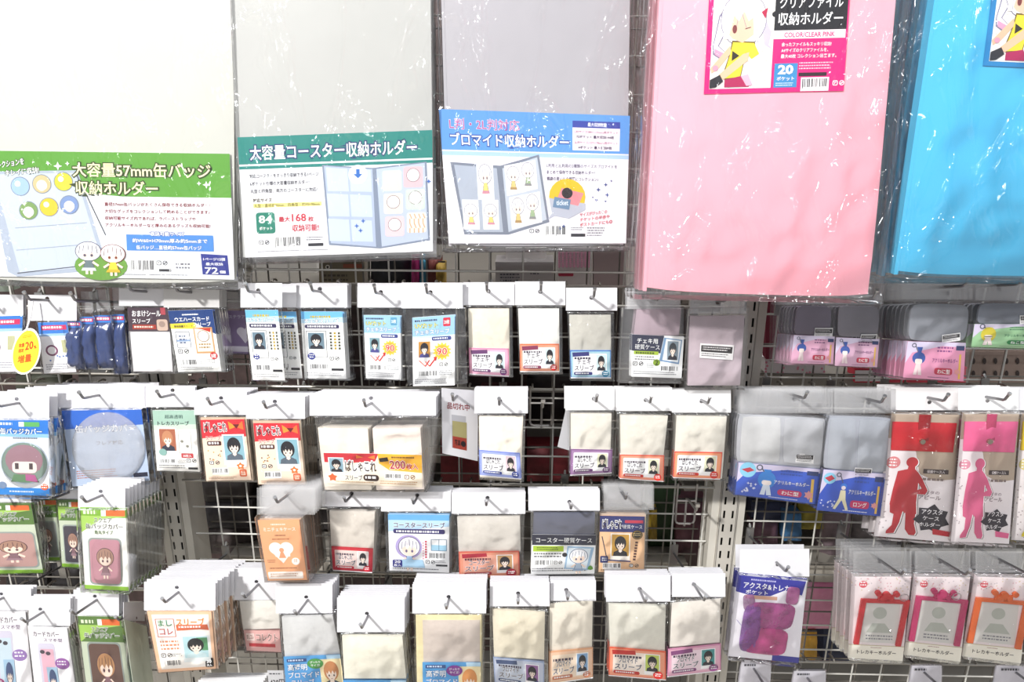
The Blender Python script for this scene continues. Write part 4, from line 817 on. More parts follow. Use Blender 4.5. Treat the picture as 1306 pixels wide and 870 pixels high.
def d_clearfile(p, bg='#e0187c', color='PINK'):
    v0 = 0
    p.rect(0, 0, 1, 1, bg, 1); p.rect(.035, .02, .475, .965, '#fbf8f2', 2)
    for i in range(7):
        for j in range(13): p.circ(.06 + i * .062 + (j % 2) * .03, .07 + j * .07, .007, '#dcd6cc', 3, 8)
    q = lambda x, y: (.035 + x * .44, .35 + y * .61)
    p.poly([q(.1, .02), q(.2, -.28), q(.36, -.05)], '#f4e0ea', 4); p.poly([q(.4, .0), q(.56, -.35), q(.62, .02)], '#f4e0ea', 4); p.poly([q(.5, -.1), q(.56, -.3), q(.59, -.08)], '#d995b4', 5)
    p.poly([q(.02, .5), q(.1, .15), q(.3, -.02), q(.25, .3), q(.12, .5), q(.3, .62), q(.2, .68), q(.03, .6)], '#8a86a0', 4); p.poly([q(.035, .5), q(.115, .17), q(.28, .02), q(.23, .3), q(.1, .5), q(.27, .61), q(.2, .66), q(.05, .58)], '#faf6fc', 5); p.poly([q(.05, .53), q(.27, .61), q(.2, .66), q(.06, .6)], '#e0a0c0', 6)
    p.poly([q(.85, .2), q(.96, .35), q(.93, .5), q(1, .56), q(.86, .5), q(.8, .3)], '#c9c4d6', 4)
    p.ell(*q(.5, .2), .165, .19, '#77728c', 5); p.ell(*q(.5, .2), .16, .185, '#fbf9fd', 6); p.poly([q(.78, .12), q(.88, .07), q(.85, .2)], '#b8204a', 7)
    p.poly([q(.25, .12), q(.68, .12), q(.67, .38), q(.5, .47), q(.33, .42), q(.26, .36)], '#f2c8ae', 7)
    p.poly([q(.18, .42), q(.2, .1), q(.45, -.02), q(.7, .1), q(.77, .5), q(.69, .42), q(.65, .18), q(.58, .22), q(.5, .1), q(.42, .22), q(.34, .15), q(.26, .42)], '#fbf9fd', 8)
    for a, b in (((.24, .1), (.26, .4)), ((.45, .02), (.38, .3)), ((.47, .14), (.55, .3)), ((.68, .1), (.75, .48))): p.line(*q(*a), *q(*b), .003, '#8a86a0', 9)
    p.ell(*q(.36, .31), .016, .03, '#7a3a3a', 9); p.line(*q(.53, .31), *q(.62, .29), .005, '#5a3a3a', 9)
    p.poly([q(.33, .44), q(.7, .46), q(.72, .56), q(.56, .62), q(.5, .88), q(.24, .9), q(.22, .8), q(.3, .6)], '#6a5a20', 6); p.poly([q(.345, .46), q(.69, .475), q(.78, .6), q(.66, .66), q(.56, .58), q(.49, .87), q(.25, .885), q(.24, .8), q(.31, .6)], '#f0d83a', 7)
    p.poly([q(.34, .56), q(.46, .62), q(.34, .68)], '#2a2620', 8); p.poly([q(.3, .5), q(.33, .58), q(.14, .76), q(.02, .82), q(.0, .76)], '#f0c4a4', 6); p.poly([q(.52, .6), q(.62, .58), q(.6, .68), q(.22, .9), q(.14, .84)], '#f0c4a4', 8)
    p.poly([q(.0, .9), q(.16, .84), q(.22, .92), q(.1, .99), q(.0, 1.0)], '#26262e', 9); p.poly([q(.24, .9), q(.5, .86), q(.66, .92), q(.64, .99), q(.24, .99)], '#b0205a', 8); p.poly([q(.5, .86), q(.62, .84), q(.7, .97), q(.6, .98)], '#f0b8cc', 9); p.circ(*q(.08, .76), .02, '#e8a0b8', 9)
    p.rect(.475, .02, .99, .555, '#16161c', 2); p.circ(.475, .44, .02, '#16161c', 3)
    p.T('Clear file Storage Holder', .5, .21, .965, .285, '#f0ea5a', 4); p.T('クリアファイル', .505, .32, .955, .405, '#ffffff', 4, b=.014); p.T('収納ホルダー', .5, .43, .96, .52, '#ffffff', 4, b=.014)
    p.rect(.475, .555, .985, .615, '#fbf4f6', 3); p.T('COLOR/CLEAR ' + color, .55, .57, .91, .605, bg, 4)
    for k, t in enumerate(('余ったファイルもスッキリ収納!', 'A4サイズのクリアファイルを、', '最大40枚 コレクション出来ます。')): p.T(t, .535, .64 + k * .042, (.89, .87, .93)[k], .67 + k * .042, '#ffffff', 4)
    p.rect(.495, .79, .66, .965, '#3a90c8', 3); p.T('20', .52, .8, .63, .87, '#ffffff', 5, b=.04); p.T('ポケット', .515, .885, .64, .915, '#ffffff', 5); p.LN(.51, .93, .64, .96, 2, '#d8ecf8', 4)
    p.LN(.67, .785, .92, .845, 3, '#f8d0e0', 4); p.rect(.67, .86, .87, .885, '#2a1420', 4); p.BAR(.7, .905, .88, .975); p.MARKS(.935, .94, .018, '#ffffff', 4, bg)

# ================================================================== THE BIG HOLDERS
def holder(name, short, label, Y, body, bag, cardq, design, col, n, thick=.014, bagm=BIGFILM, base='#f0f0f2', kw={}, inner=True, ncol=None):
    bq = Q(body, Y); org = bq.at(.5, 0); root = empty(name, org, label, 'file holder')
    def cover(parent, nm, sc, c, d0, d1):
        mm = pillow(bq, d0, d1, .0015, C(c), 10, 10, .0004, seed=len(nm) + len(short), rc=.02); return mm.build(nm, POLY, parent)
    cover(root, 'front_cover', 1, col, -.0015, 0); cover(root, 'back_cover', 1, col, -thick, -thick + .0018)
    m = MB()
    for k in range(5): m.box(bq, .025, .01, .985, .992, -thick + .003 + k * .0022, -thick + .0035 + k * .0022, C('#f4f4f4'))
    m.build('page_pockets', CASE, root)
    m = MB(); m.box(bq, -.004, 0, .012, 1, -thick, .0005, C(col)); m.build('spine', POLY, root)
    if cardq: card(root, cardq, Y, design, base=base, d=.0022, seed=3, **kw)
    pillow(Q(bag, Y), -thick - .003, .0062, .002, (1, 1, 1, 1), 26, 34, .0008, seed=len(short)).build('bag_film', bagm, root)
    for k in range(n):
        c = copy_tree(root); s = (thick + .014) * (k + 1); c.location = org + Vector((RND.uniform(-.001, .002), s, -s * SL * .6 + RND.uniform(-.004, .001)))
        c['label'] = ORD[k] + ' holder from the front in the pile headed by the ' + short; c['group'] = 'holders behind the ' + short
    hx = (body[0] + body[2]) / 2
    hook(hx, body[1] + 8, Y, 'long hook above the frame holding the ' + short, tip=.03)
    return root
holder('badge_holder_album', 'green labelled badge holder', 'frosted white album in clear bag with green-headed badge storage label', .935,
       [-70, -190, 296, -190, 300, 362, -28, 358], [-82, -200, 300, -200, 306, 368, -34, 362], [-14, 192, 294, 196, 300, 356, -6, 352], d_holder57, '#c9c9c2', 1)
holder('coaster_holder_album', 'teal labelled coaster holder', 'frosted white album in clear bag with teal-banded coaster storage label', .925,
       [283, -190, 547, -190, 553, 322, 311, 328], [289, -200, 551, -200, 558, 327, 308, 334], [303.8, 175, 551.8, 165.7, 552.5, 320, 314, 328], d_holdercoaster, '#b9b9b6', 1)
holder('photo_holder_album', 'blue labelled photo holder', 'frosted white album in clear bag with blue-banded photo storage label', .925,
       [558, -190, 806, -190, 799, 313, 573, 314], [555, -200, 811, -200, 804, 318, 564, 320], [560, 139, 803, 147.8, 798, 310, 573, 310], d_holderbrom, '#aeabb0', 1)
holder('pink_file_holder', 'clear pink file holder', 'large translucent pink file holder in clear bag with magenta card', .86,
       [853, -200, 1160, -200, 1109, 380, 821, 371], [838, -210, 1178, -210, 1122, 386, 808, 380], [907, -62, 1087, -66, 1074.5, 116, 897, 120], d_clearfile, '#ffb4c2', 2, base='#e0187c')
holder('blue_file_holder', 'clear blue file holder', 'large translucent sky blue file holder in clear bag at the right edge', .86,
       [1222, -200, 1500, -200, 1460, 354, 1141, 350], [1186, -210, 1520, -210, 1480, 360, 1127, 358], [1276, -100, 1452, -100, 1436, 92, 1252, 84], d_clearfile, '#52c0ea', 3, base='#2486c4', kw={'bg': '#2486c4', 'color': 'BLUE'})

# ================================================================== ROW ONE
Y1 = .985
CN = '#efeef0'
# blister packs at far left
def d_blis(p):
    p.rect(0, 0, 1, 1, '#f8f6f8', 1); p.rect(0, 0, 1, .22, '#3a7ac8', 2); p.rect(.1, .06, .95, .15, '#d03060', 3); p.LN(.15, .08, .9, .14, 1, '#ffffff', 4, .7); p.rect(0, .22, 1, .27, '#9fc4ea', 3); p.ring(.35, .55, .14, .2, '#7a4a66', 4); p.rect(.7, .35, .85, .6, '#b8b890', 3); p.LN(.1, .82, .9, .95, 3, '#8a8a96')
    for k in range(6): p.circ(.15 + .7 * p.r.random(), .62 + .15 * p.r.random(), .03, '#5a7ab8', 5)
packet('blister_pack', 'leftmost blister card', 'white and blue carded blister pack cut by the left edge', 'blister pack', Y1, (-40, 376, 30, 403), [-36, 403, 31, 403, 28, 476, -30, 476], inserts=[([-34, 404, 30, 402, 27, 474, -28, 474], d_blis)], n=1, hole=(-8, 384))
packet('blister_pack', 'blister card beside the yellow tag', 'white carded blister pack with blue red band right of yellow tag', 'blister pack', Y1 - .01, (36, 376, 98, 409), [46, 408, 96, 408, 102, 476, 54, 477], inserts=[([49, 411, 86, 410, 98, 474, 57, 476], d_blis)], n=0, hole=(62, 383))
def bulge(x0, y0, x1, y1, lab, Y):
    q = Q([x0, y0, x1 - 3, y0, x1 + 4, y1, x0 + 5, y1], Y); r = empty('blue_blister', q.at(.5, 0), lab, 'blister pack', None)
    pillow(q, -.004, .002, .008, C('#3b4a78'), 8, 10, .002, seed=int(x0), v0=.2).build('blue_contents', TINT, r)
    m = MB(); m.box(q, .02, .08, .98, .2, 0, .003, C('#3a7ac8')); o = m.build('insert_card', CARD, r)
    p = PR(q, .0032); p.rect(.1, .1, .9, .16, '#d03060'); p.LN(.15, .11, .85, .16, 1, '#ffffff', 2, .7); p.build('printed_design', INK, o)
    pillow(q, -.006, .006, .007, (1, 1, 1, 1), 10, 12, .0015, seed=int(y0)).build('blister_shell', FILM, r)
    m = MB(); m.box(q, .1, -.35, .9, .02, -.001, 0, C('#eef0f6')); m.build('header', HEADC, r)
for a in ((84, 404, 108, 470, 'dark blue bulging blister right of the white blister card', Y1 - .004), (103, 398, 124, 470, 'dark blue bulging blister second from the white blister card', Y1), (121, 396, 146, 469, 'dark blue bulging blister third from the white blister card', Y1 + .004), (143, 394, 163, 476, 'narrow dark blue blister touching the brown sticker label packet', Y1 + .01)): bulge(*a)
hook(122, 384, Y1, 'wire hook above the dark blue blisters')
# yellow oval tag
tq = Q([20, 425, 51, 419, 48, 472, 15, 477], Y1 - .03); r = empty('oval_price_tag', tq.c(), 'yellow oval tag with red twenty percent lettering', 'tag')
def ov(q, rx, ry, c, d0, d1, nm, m_, par):
    m = MB(); A = [q.at(.5 + rx * math.cos(2 * PI * i / 28), .5 + ry * math.sin(2 * PI * i / 28), d1) for i in range(28)]; B = [q.at(.5 + rx * math.cos(2 * PI * i / 28), .5 + ry * math.sin(2 * PI * i / 28), d0) for i in range(28)]
    m.face(A[::-1], C(c)); m.face(B, C(c))
    for i in range(28): m.face([A[i], A[(i + 1) % 28], B[(i + 1) % 28], B[i]], C(c))
    return m.build(nm, m_, par)
o = ov(tq, .58, .56, '#fdfdf4', -.0004, .0004, 'tag_border', CARD, r); o2 = ov(tq, .52, .51, '#ffe23a', .0004, .0007, 'tag_face', CARD, r)
p = PR(tq, .0008); p.LN(.32, .1, .7, .17, 2, '#b08a20'); p.T('数量', .2, .27, .42, .37, '#d8502a', 2); p.T('限定', .2, .4, .42, .5, '#d8502a', 2); p.T('20', .46, .26, .78, .46, '#e0402a', 2); p.T('%', .8, .38, .92, .46, '#e0402a', 2); p.T('増量', .2, .56, .74, .76, '#e8642a', 2); p.build('tag_lettering', INK, o2)
m = MB(); a = tq.at(.45, -.02, .001); b = P(42, 383, Y1 - .02); m.tube([a, (a + b) / 2 + Vector((.002, 0, 0)), b], .0012, C('#f4f4f4')); m.build('tag_stalk', HEAD, r)
packet('sticker_sleeve_packet', 'brown labelled sticker sleeves', 'clear sleeve packet with dark brown label in white lettering', 'sleeve packet', Y1, (152, 361, 210, 390), [163, 391, 220, 391, 224, 476, 168, 476], content=[([165, 421, 216, 421, 220, 474, 170, 474], '#e6e4e6')], inserts=[([163.5, 392, 214, 392, 217, 422, 165, 422], d_omake, '#4a3a44')], n=2, hole=(187, 372))
packet('wafer_card_sleeve_packet', 'navy wafer card sleeves', 'sleeve packet with navy and yellow headed card, round red seal', 'sleeve packet', Y1 - .004, (209, 361, 280, 392), [214, 393, 280, 393, 289, 474, 224, 476], inserts=[([215, 396, 271.5, 394, 283, 473, 228, 474], d_wafer)], n=4, hole=(244, 373), headcol='#d9d7d6')
packet('purple_case_packet', 'purple heart case', 'purple heart printed card half hidden left of the white photo sleeves', 'case packet', Y1 + .05, (281, 362, 325, 393), [286, 393, 330, 393, 334, 452, 290, 452], inserts=[([288, 396, 325, 396, 328, 451, 291, 450], d_purpleheart, '#9a86ae')], hole=(303, 371), headmat=HEADC, n=1)
packet('photo_sleeve_packet', 'first photo sleeve packet', 'bright white photo sleeve packet nearest the purple heart case', 'sleeve packet', Y1 - .03, (307, 361, 360, 392), [312, 393, 359, 393, 367, 487, 321, 485], inserts=[([313, 395, 355, 395, 364, 485, 323, 484], d_cheki)], hole=(331, 373))
packet('photo_sleeve_packet', 'half hidden photo sleeve packet', 'same white photo sleeve packet half hidden between its two neighbours', 'sleeve packet', Y1 - .005, (330, 362, 378, 392), [338, 393, 384, 393, 390, 484, 345, 483], inserts=[([340, 397, 378, 397, 386, 482, 348, 481], d_cheki)], hole=(358, 372), hk=False)
packet('photo_sleeve_packet', 'second photo sleeve packet', 'white photo sleeve packet with dark portrait in a tilted frame', 'sleeve packet', Y1, (371, 361, 443, 392), [381, 393, 442, 393, 448, 485, 388, 484], inserts=[([384, 397, 437, 397, 442, 483, 389, 482], d_cheki)], hole=(409, 372), n=3, sp=.007)
packet('uv_sleeve_packet', 'narrow sun sleeve packet', 'blue headed photo sleeve packet with sun reading 90, teal pill', 'sleeve packet', Y1, (456, 361, 512, 392), [462, 393, 514, 393, 517, 485, 465, 484], inserts=[([464, 401.5, 511, 402, 512, 484, 467, 482], lambda p: d_uv(p, '#5f9fc0'))], hole=(486.5, 374.5), n=2)
packet('uv_sleeve_packet', 'wide sun sleeve packet', 'wider crinkled sleeve packet with sun reading 90 and red pin', 'sleeve packet', Y1 - .012, (512, 360.5, 590, 393), [514, 393, 593, 393, 596, 489, 520, 491], inserts=[([526, 405, 580, 401, 580, 491, 527, 492], lambda p: d_uv(p, '#d0344a', '#c08a40'))], hole=(549.5, 374.5), n=3, noise=.002)
SLH = [('pink', [591, 360, 656, 389], [595, 391, 653, 391, 654, 481, 598, 479], [598, 443, 649, 444, 649, 480, 599, 477], '#e58fb2', '#f0b4cc', '#6a4070', (623, 372), '#7a3a7a', '#e8e0d0', '#ffffff'),
       ('orange', [657, 359, 721, 389], [659, 391, 717, 391, 718, 477, 663, 477], [663, 438, 713, 438, 713, 474, 663.5, 474], '#e07a52', '#eba488', '#8a3a5a', (689, 372), '#c93030', '#ecebe6', '#ffffff'),
       ('teal blue', [722, 367, 787, 396], [724, 399, 783, 399, 784, 486, 727, 485], [727, 446, 779, 446, 779, 482, 728, 482], '#4a80c8', '#a8ccd8', '#3a3a78', (754, 379), '#2a7a9a', '#c6c3ba', '#5a8ad0')]
for nm, h, bd, lq, c1, c2, pl, hl, bdg, cc, bt in SLH:
    packet('instant_photo_sleeve_packet', nm + ' labelled top row sleeve', 'beige sleeve stack with ' + nm + ' portrait label in the top row', 'sleeve packet', Y1, h, bd, content=[([bd[0] + 2, bd[1] + 3, bd[2] - 4, bd[3] + 3, bd[4] - 4, bd[5] - 2, bd[6] + 1, bd[7] - 2], cc)],
           inserts=[(lq, (lambda a, b, c, d: lambda p: sleeve_label(p, a, b, c, badge=d))(c1, c2, pl, bdg), '#ffffff')], hole=hl, n=3, sp=.006, headcol='#ecebef')
def hardcase(root, bq, Y): pass
packet('instant_photo_hard_case', 'navy labelled hard case', 'thick clear hard case packet with navy and white printed card', 'case packet', Y1 - .03, (800, 372, 868, 394), [794, 392, 873, 392, 869, 489, 789, 488], content=[([812, 395, 869, 394, 866, 428, 808, 428], '#b9a6b0')], cmat=CASE, inserts=[([806, 426, 872, 429, 869, 482, 805, 480], d_case)], hole=(838, 380), n=3, headmat=HEADC, filmmat=STIFF)
packet('zip_bag_packet', 'plain zip bag', 'plain clear zip bag packet with small black and white sticker', 'bag packet', Y1 - .03, (880, 374, 952, 400), [876, 394, 956, 392, 950, 497, 873, 497], content=[([880, 404, 950, 403, 944, 492, 877, 492], '#c4b4bc')], inserts=[([893, 437.5, 936, 440, 934, 459, 892, 456], d_bw)], hole=(915, 384), n=1, headmat=HEADC, filmmat=STIFF)
# right bay, first row
def tray(root, bq, Y): pass
packet('keyring_tray_packet', 'first pink figure tray', 'clear tray packet with pink figure card, just right of the post', 'tray packet', Y1 - .02, (1004, 376, 1062, 388), [1004, 384, 1066, 384, 1064, 466, 1002, 465], content=[([1017, 390, 1061, 391, 1059, 428, 1013, 428], '#6e6276')], cmat=CASE, inserts=[([1012, 427, 1064, 429, 1062, 464, 1008, 463], lambda p: d_keycard(p, dark='#7a4a7a'), '#e9b4cf'), ([1039, 418, 1062, 418, 1061, 430, 1038, 429], d_bw)], hole=(1034, 381), n=5, sp=.012, headmat=HEADC, filmmat=STIFF, rc=.1)
packet('keyring_tray_packet', 'second pink figure tray', 'clear tray packet with greyer pink figure card under the pink file holder', 'tray packet', Y1 - .02, (1066, 376, 1126, 388), [1066, 384, 1127, 385, 1124, 470, 1064, 467], content=[([1070, 390, 1122, 391, 1120, 430, 1068, 430], '#85808a')], cmat=CASE, inserts=[([1066, 430, 1121, 432, 1118, 468, 1064, 466], lambda p: d_keycard(p, base='#d9b0c8', dark='#7a4a7a'), '#d9b0c8'), ([1098, 426, 1118, 426, 1116, 437, 1096, 436], d_bw)], hole=(1096, 381), n=4, sp=.012, headmat=HEADC, filmmat=STIFF, rc=.1)
packet('keyring_tray_packet', 'vivid pink figure tray', 'clear tray packet with vivid pink figure card below the blue holder', 'tray packet', Y1 - .045, (1150, 355, 1240, 382), [1154, 383, 1241, 384, 1232, 486, 1148, 484], content=[([1163, 387, 1237, 389, 1232, 436, 1158, 435], '#8d9098')], cmat=CASE, inserts=[([1157, 435, 1231, 437, 1228, 486, 1151, 481], lambda p: d_keycard(p, base='#eaa0c0'), '#eaa0c0'), ([1201, 427, 1224, 424, 1224, 434, 1201, 437], d_bw)], hole=(1206, 366), n=7, sp=.012, headmat=HEADC, filmmat=STIFF, rc=.1)
packet('keyring_tray_packet', 'green figure tray', 'clear tray packet with green card and yellow haired figure', 'tray packet', Y1 - .045, (1244, 355, 1330, 383), [1244, 384, 1332, 384, 1324, 446, 1236, 443], content=[([1250, 387, 1326, 388, 1324, 414, 1246, 414], '#7d828e')], cmat=CASE, inserts=[([1242, 413, 1330, 413, 1326, 444, 1238, 442], lambda p: d_keycard(p, base='#a4d0a0', hair='#d8c83a', pill='#2a8a4a', word='ねこ型', dark='#3a7a5a'), '#a4d0a0'), ([1300, 402, 1322, 401, 1322, 412, 1300, 413], d_bw)], hole=(1272, 364), n=3, sp=.012, headmat=HEADC, filmmat=STIFF, rc=.1)

# ================================================================== ROW TWO
Y2 = .985
packet('badge_cover_packet', 'round badge cover card', 'blue carded round badge cover with brown haired face at left edge', 'cover packet', Y2 - .03, (-2, 499, 63, 533), [-6, 533, 66, 533, 68, 633, -4, 632], inserts=[([-3, 533, 63, 534, 67, 632, 0, 630], d_badge)], hole=(25, 514), n=4, sp=.018,
       extra=lambda root, bq, Y: (lambda q: (lambda o: None)(pillow(q, .001, .003, .007, (1, 1, 1, 1), 14, 14, 0, rc=1).build('domed_cover', STIFF, root)))(Q([2, 560, 61, 561, 64, 622, 5, 621], Y)))
packet('large_badge_cover_packet', 'large round cover card', 'wide blue headed packet holding a large crumpled clear round cover', 'cover packet', Y2, (60, 491, 187, 520), [76, 521, 184, 519.5, 195, 614, 92, 622], inserts=[([79, 521, 181, 520, 192, 612, 93, 620], d_canbig, '#b9c9e2')], hole=(127, 504), n=2, sp=.018,
       extra=lambda root, bq, Y: pillow(Q([90, 525, 184, 524, 188, 614, 97, 617], Y), .002, .004, .004, C('#d7d5da'), 16, 16, .0012, rc=1, seed=4).build('round_clear_cover', FROST, root))
packet('card_sleeve_packet', 'sage card sleeve packet', 'white and sage green card sleeve packet with brown haired portrait', 'sleeve packet', Y2, (184, 492, 249, 519), [193, 520, 252, 520, 258, 603, 199, 601], inserts=[([195, 523, 249, 523, 255.5, 601, 201, 599.5], d_tcard)], hole=(222, 503), n=1)
packet('portrait_sleeve_packet', 'left red portrait sleeve', 'cream sleeve packet with red banner and portrait beside the sage packet', 'sleeve packet', Y2 - .02, (248, 498, 315, 529), [254, 531, 316, 531, 326, 613, 262, 614], inserts=[([256, 535, 312, 534, 321, 611.5, 264, 612.5], d_red_portrait, '#fbe3cd')], content=[([255, 533, 314, 533, 323, 613, 263, 614], '#cdb8a0')], hole=(284, 512), n=7, sp=.006)
packet('portrait_sleeve_packet', 'right red portrait sleeve', 'cream sleeve packet with red banner and portrait beside the wide packet', 'sleeve packet', Y2 - .03, (314, 504, 389, 534), [320, 535, 384, 535, 392, 618, 329, 618], inserts=[([323.5, 539, 381.5, 539, 390, 617, 330, 617], d_red_portrait, '#fbe3cd')], content=[([322, 537, 383, 537, 391, 618, 330, 618], '#cdb8a0')], hole=(352, 516), n=9, sp=.006)
packet('double_sleeve_packet', 'wide double sleeve packet', 'wide bag of two cream sleeve stacks with red and yellow label', 'sleeve packet', Y2 - .04, (395, 503, 556, 530), [402, 532, 558, 532, 545, 627, 412, 626], content=[([405, 546, 469, 547, 474, 625, 414, 625], '#f6ecde'), ([475, 547, 536, 546, 541, 624, 480, 625], '#f8eae0')], inserts=[([413, 577, 538, 579, 539, 621, 417, 616], d_200)], hole=(474, 514), n=8, sp=.008, noise=.0018)
# out of stock card
e = empty('out_of_stock_card', P(586, 500, .98), 'grey white turned card lettered in red with small product picture', 'sign')
card(e, [563, 495, 609, 498, 609, 588, 564, 578], (.965, 1.0), d_oos, '#e6e5ea'); hook(582, 506, .97, 'wire hook holding the out of stock card')
packet('blue_sleeve_packet', 'blue labelled sleeve packet', 'cream sleeve stack with periwinkle blue label beside empty bracket', 'sleeve packet', Y2 - .03, (605, 496, 673, 527), [609, 529, 670, 529, 668, 614, 611, 611], content=[([611, 532, 667, 532, 664, 612, 612, 609], '#fbf2e4')], inserts=[([611, 573, 663, 577, 665, 611, 612, 606], lambda p: sleeve_label(p, '#8496e0', '#a5b2ec', '#4454a4', ('ぱしゃこれ', 'スリーブ'), '#e8d0d8', tag_=False))], hole=(638, 512), n=6, sp=.006)
def bracket(x0, x1, y0, y1, label, px, py0, py1, Y=1.06):
    a = P(x0, y0, Y); b = P(x1, y1, Y); e = empty('hook_bracket', P((x0 + x1) / 2, y0, Y), label, 'bracket'); m = MB(); r = .0017; c = C('#c4c0bc'); k = .006
    m.tube([a, Vector((a.x, Y, b.z + k)), Vector((a.x + k * .3, Y, b.z + k * .3)), Vector((a.x + k, Y, b.z)), Vector((b.x - k, Y, b.z)), Vector((b.x - k * .3, Y, b.z + k * .3)), Vector((b.x, Y, b.z + k)), Vector((b.x, Y, a.z))], r, c); m.build('wire_loop', WIRE, e)
    mz = a.z + (b.z - a.z) * .42; m = MB(); m.tube([Vector((a.x, Y, mz)), Vector((b.x, Y, mz))], r, c); m.build('cross_wire', WIRE, e)
    x = (a.x + b.x) / 2; t = P(px, py0, Y - .05)
    m = MB(); m.tube([Vector((x, Y, b.z - .004)), Vector((x, Y, mz + .004)), Vector((x, Y - .01, mz + .008)), Vector((x, Y - .065, mz + .02)), Vector((x, Y - .07, mz + .032))], r, c); m.build('prong', WIRE, e)
    m = MB(); m.wbox(x - .003, Y - .072, mz + .029, x + .003, Y - .067, mz + .034, c); m.build('tip_cap', WIRE, e)
bracket(676.5, 705, 493, 543, 'empty chrome hook bracket right of the blue labelled sleeves', 690, 508, 543)
bracket(865, 885, 617, 668, 'empty chrome hook bracket left of the right post', 877, 627, 668)
for nm, h, bd, lq, c1, c2, pl, hl, ln in (('purple', [721, 494, 784, 523], [724, 525, 783, 525, 783, 606, 726, 607], [728, 572, 781, 573, 780, 603, 727, 606], '#8a5a90', '#a884ae', '#6a3a74', (757, 508), 'grey and beige sleeve stack with purple label, right of the empty bracket'),
        ('coral', [785, 494, 857, 524], [787, 527, 855, 528, 848, 614, 790, 611], [791, 579, 847, 580, 846, 614, 790, 610], '#ee6a50', '#f6a488', '#d83a30', (823, 509), 'beige sleeve stack with coral label, middle of its three neighbours'),
        ('orange red', [857, 497, 932, 526], [859, 528, 930, 529, 926, 613, 857, 612], [860, 575, 921, 576, 918, 611, 858, 609], '#ee5f48', '#f6a880', '#d83a30', (894, 510), 'grey beige sleeve stack with orange red label nearest the right post')):
    packet('instant_photo_sleeve_packet', nm + ' labelled second row sleeve', ln, 'sleeve packet', Y2 - .02, h, bd, content=[([bd[0] + 4, bd[1] + 3, bd[2] - 3, bd[3] + 3, bd[4] - 5, bd[5] - 2, bd[6] + 2, bd[7] - 2], '#e6e1d6')], inserts=[(lq, (lambda a, b, c: lambda p: sleeve_label(p, a, b, c, ('ぱしゃこれ', 'スリーブ'), '#e6e6c8', tag_=False))(c1, c2, pl))], hole=hl, n=3, sp=.007, headcol='#f0eff0')
m = MB(); q = Q([722, 520, 730, 520, 727, 575, 711, 570], 1.01); m.box(q, 0, 0, 1, 1, -.0006, 0, C('#c4c4c8')); tag(m.build('grey_backing_card', CARD, origin=q.c()), 'pale grey card edge showing behind the purple labelled sleeves', 'card')
Y2R = .965
def d_blue1(p): d_keycard(p, base='#3f62c8', hair='#3a8ad8', pill='#d0306a', dark='#34509c', bub=True, body='#dfe8f4')
def d_blue2(p): d_keycard(p, base='#3458c0', hair='#3a7ad0', pill='#d0306a', word='ロング', dark='#34509c', bub=True, long_=True)
packet('twin_tray_packet', 'left blue keyring card', 'frosted twin tray packet with blue round haired figure card', 'tray packet', Y2R, (944, 496, 1062, 527), [940, 527, 1056, 533, 1047, 645, 935, 631], content=[([941, 528, 1055, 534, 1048, 600, 938, 590], '#b9bac0'), ([947, 531, 996, 532, 994, 590, 943, 588], '#cfcfd0'), ([1000, 533, 1051, 536, 1047, 594, 998, 590], '#c2c3c8')], cmat=CASE, inserts=[([942, 589, 1046, 598, 1042, 643, 937, 630], d_blue1, '#3f62c8'), ([1015, 578, 1038, 579, 1037, 591, 1014, 589], d_bw)], hole=(1012, 504), n=4, sp=.010, headmat=HEADC, headcol='#cfc9c9', filmmat=STIFF, rc=.05)
packet('twin_tray_packet', 'right blue keyring card', 'frosted twin tray packet with blue standing figure card, ロング type', 'tray packet', Y2R - .006, (1064, 496, 1142, 527), [1056, 529, 1140, 532, 1126, 660, 1040, 650], content=[([1057, 530, 1139, 533, 1131, 606, 1049, 598], '#a9acb6'), ([1059, 533, 1092, 533, 1090, 600, 1054, 597], '#aeb2bb'), ([1096, 534, 1134, 536, 1130, 602, 1092, 600], '#aeb2bb')], cmat=CASE, inserts=[([1050, 598, 1129, 604, 1122, 658, 1041, 650], d_blue2, '#3458c0'), ([1090, 596, 1112, 597, 1110, 608, 1089, 607], d_bw)], hole=(1106, 509), n=3, sp=.010, headmat=HEADC, headcol='#cfc9c9', filmmat=STIFF, rc=.05)
def flap(px, col, col2, snap):
    def f(root, bq, Y):
        q = Q(px, Y); o = pillow(q, .0015, .003, .0015, C(col), 8, 6, .0003).build('pouch_flap', TINT, root)
        m = MB(); m.box(q, .4, -.28, .58, .62, .0035, .0045, C(col2)); m.build('closing_strap', TINT, root)
        m = MB(); c = q.at(.47, .62, .006); m.tube([c + Vector((0, .003, 0)), c + Vector((0, -.0015, 0)), c + Vector((0, -.0022, 0))], .0036, C('#b9b0a0'), 14); m.build('snap_button', WIRE, o)
    return f
packet('stand_case_packet', 'red figure case card', 'card with red human silhouette and red snap flap pouch', 'case packet', .96, (1136, 494, 1222, 523), [1137, 525, 1224, 526, 1213, 692, 1113, 684], inserts=[([1137, 525, 1223, 526, 1212, 691, 1114, 683], d_actasta, '#f6eef0')], hole=(1183, 507), n=2, sp=.019, extra=flap([1137, 537, 1219, 539, 1214, 576, 1135, 573], '#c9202c', '#9c1a24', 0), filmmat=FILM, headcol='#e6e3e4')
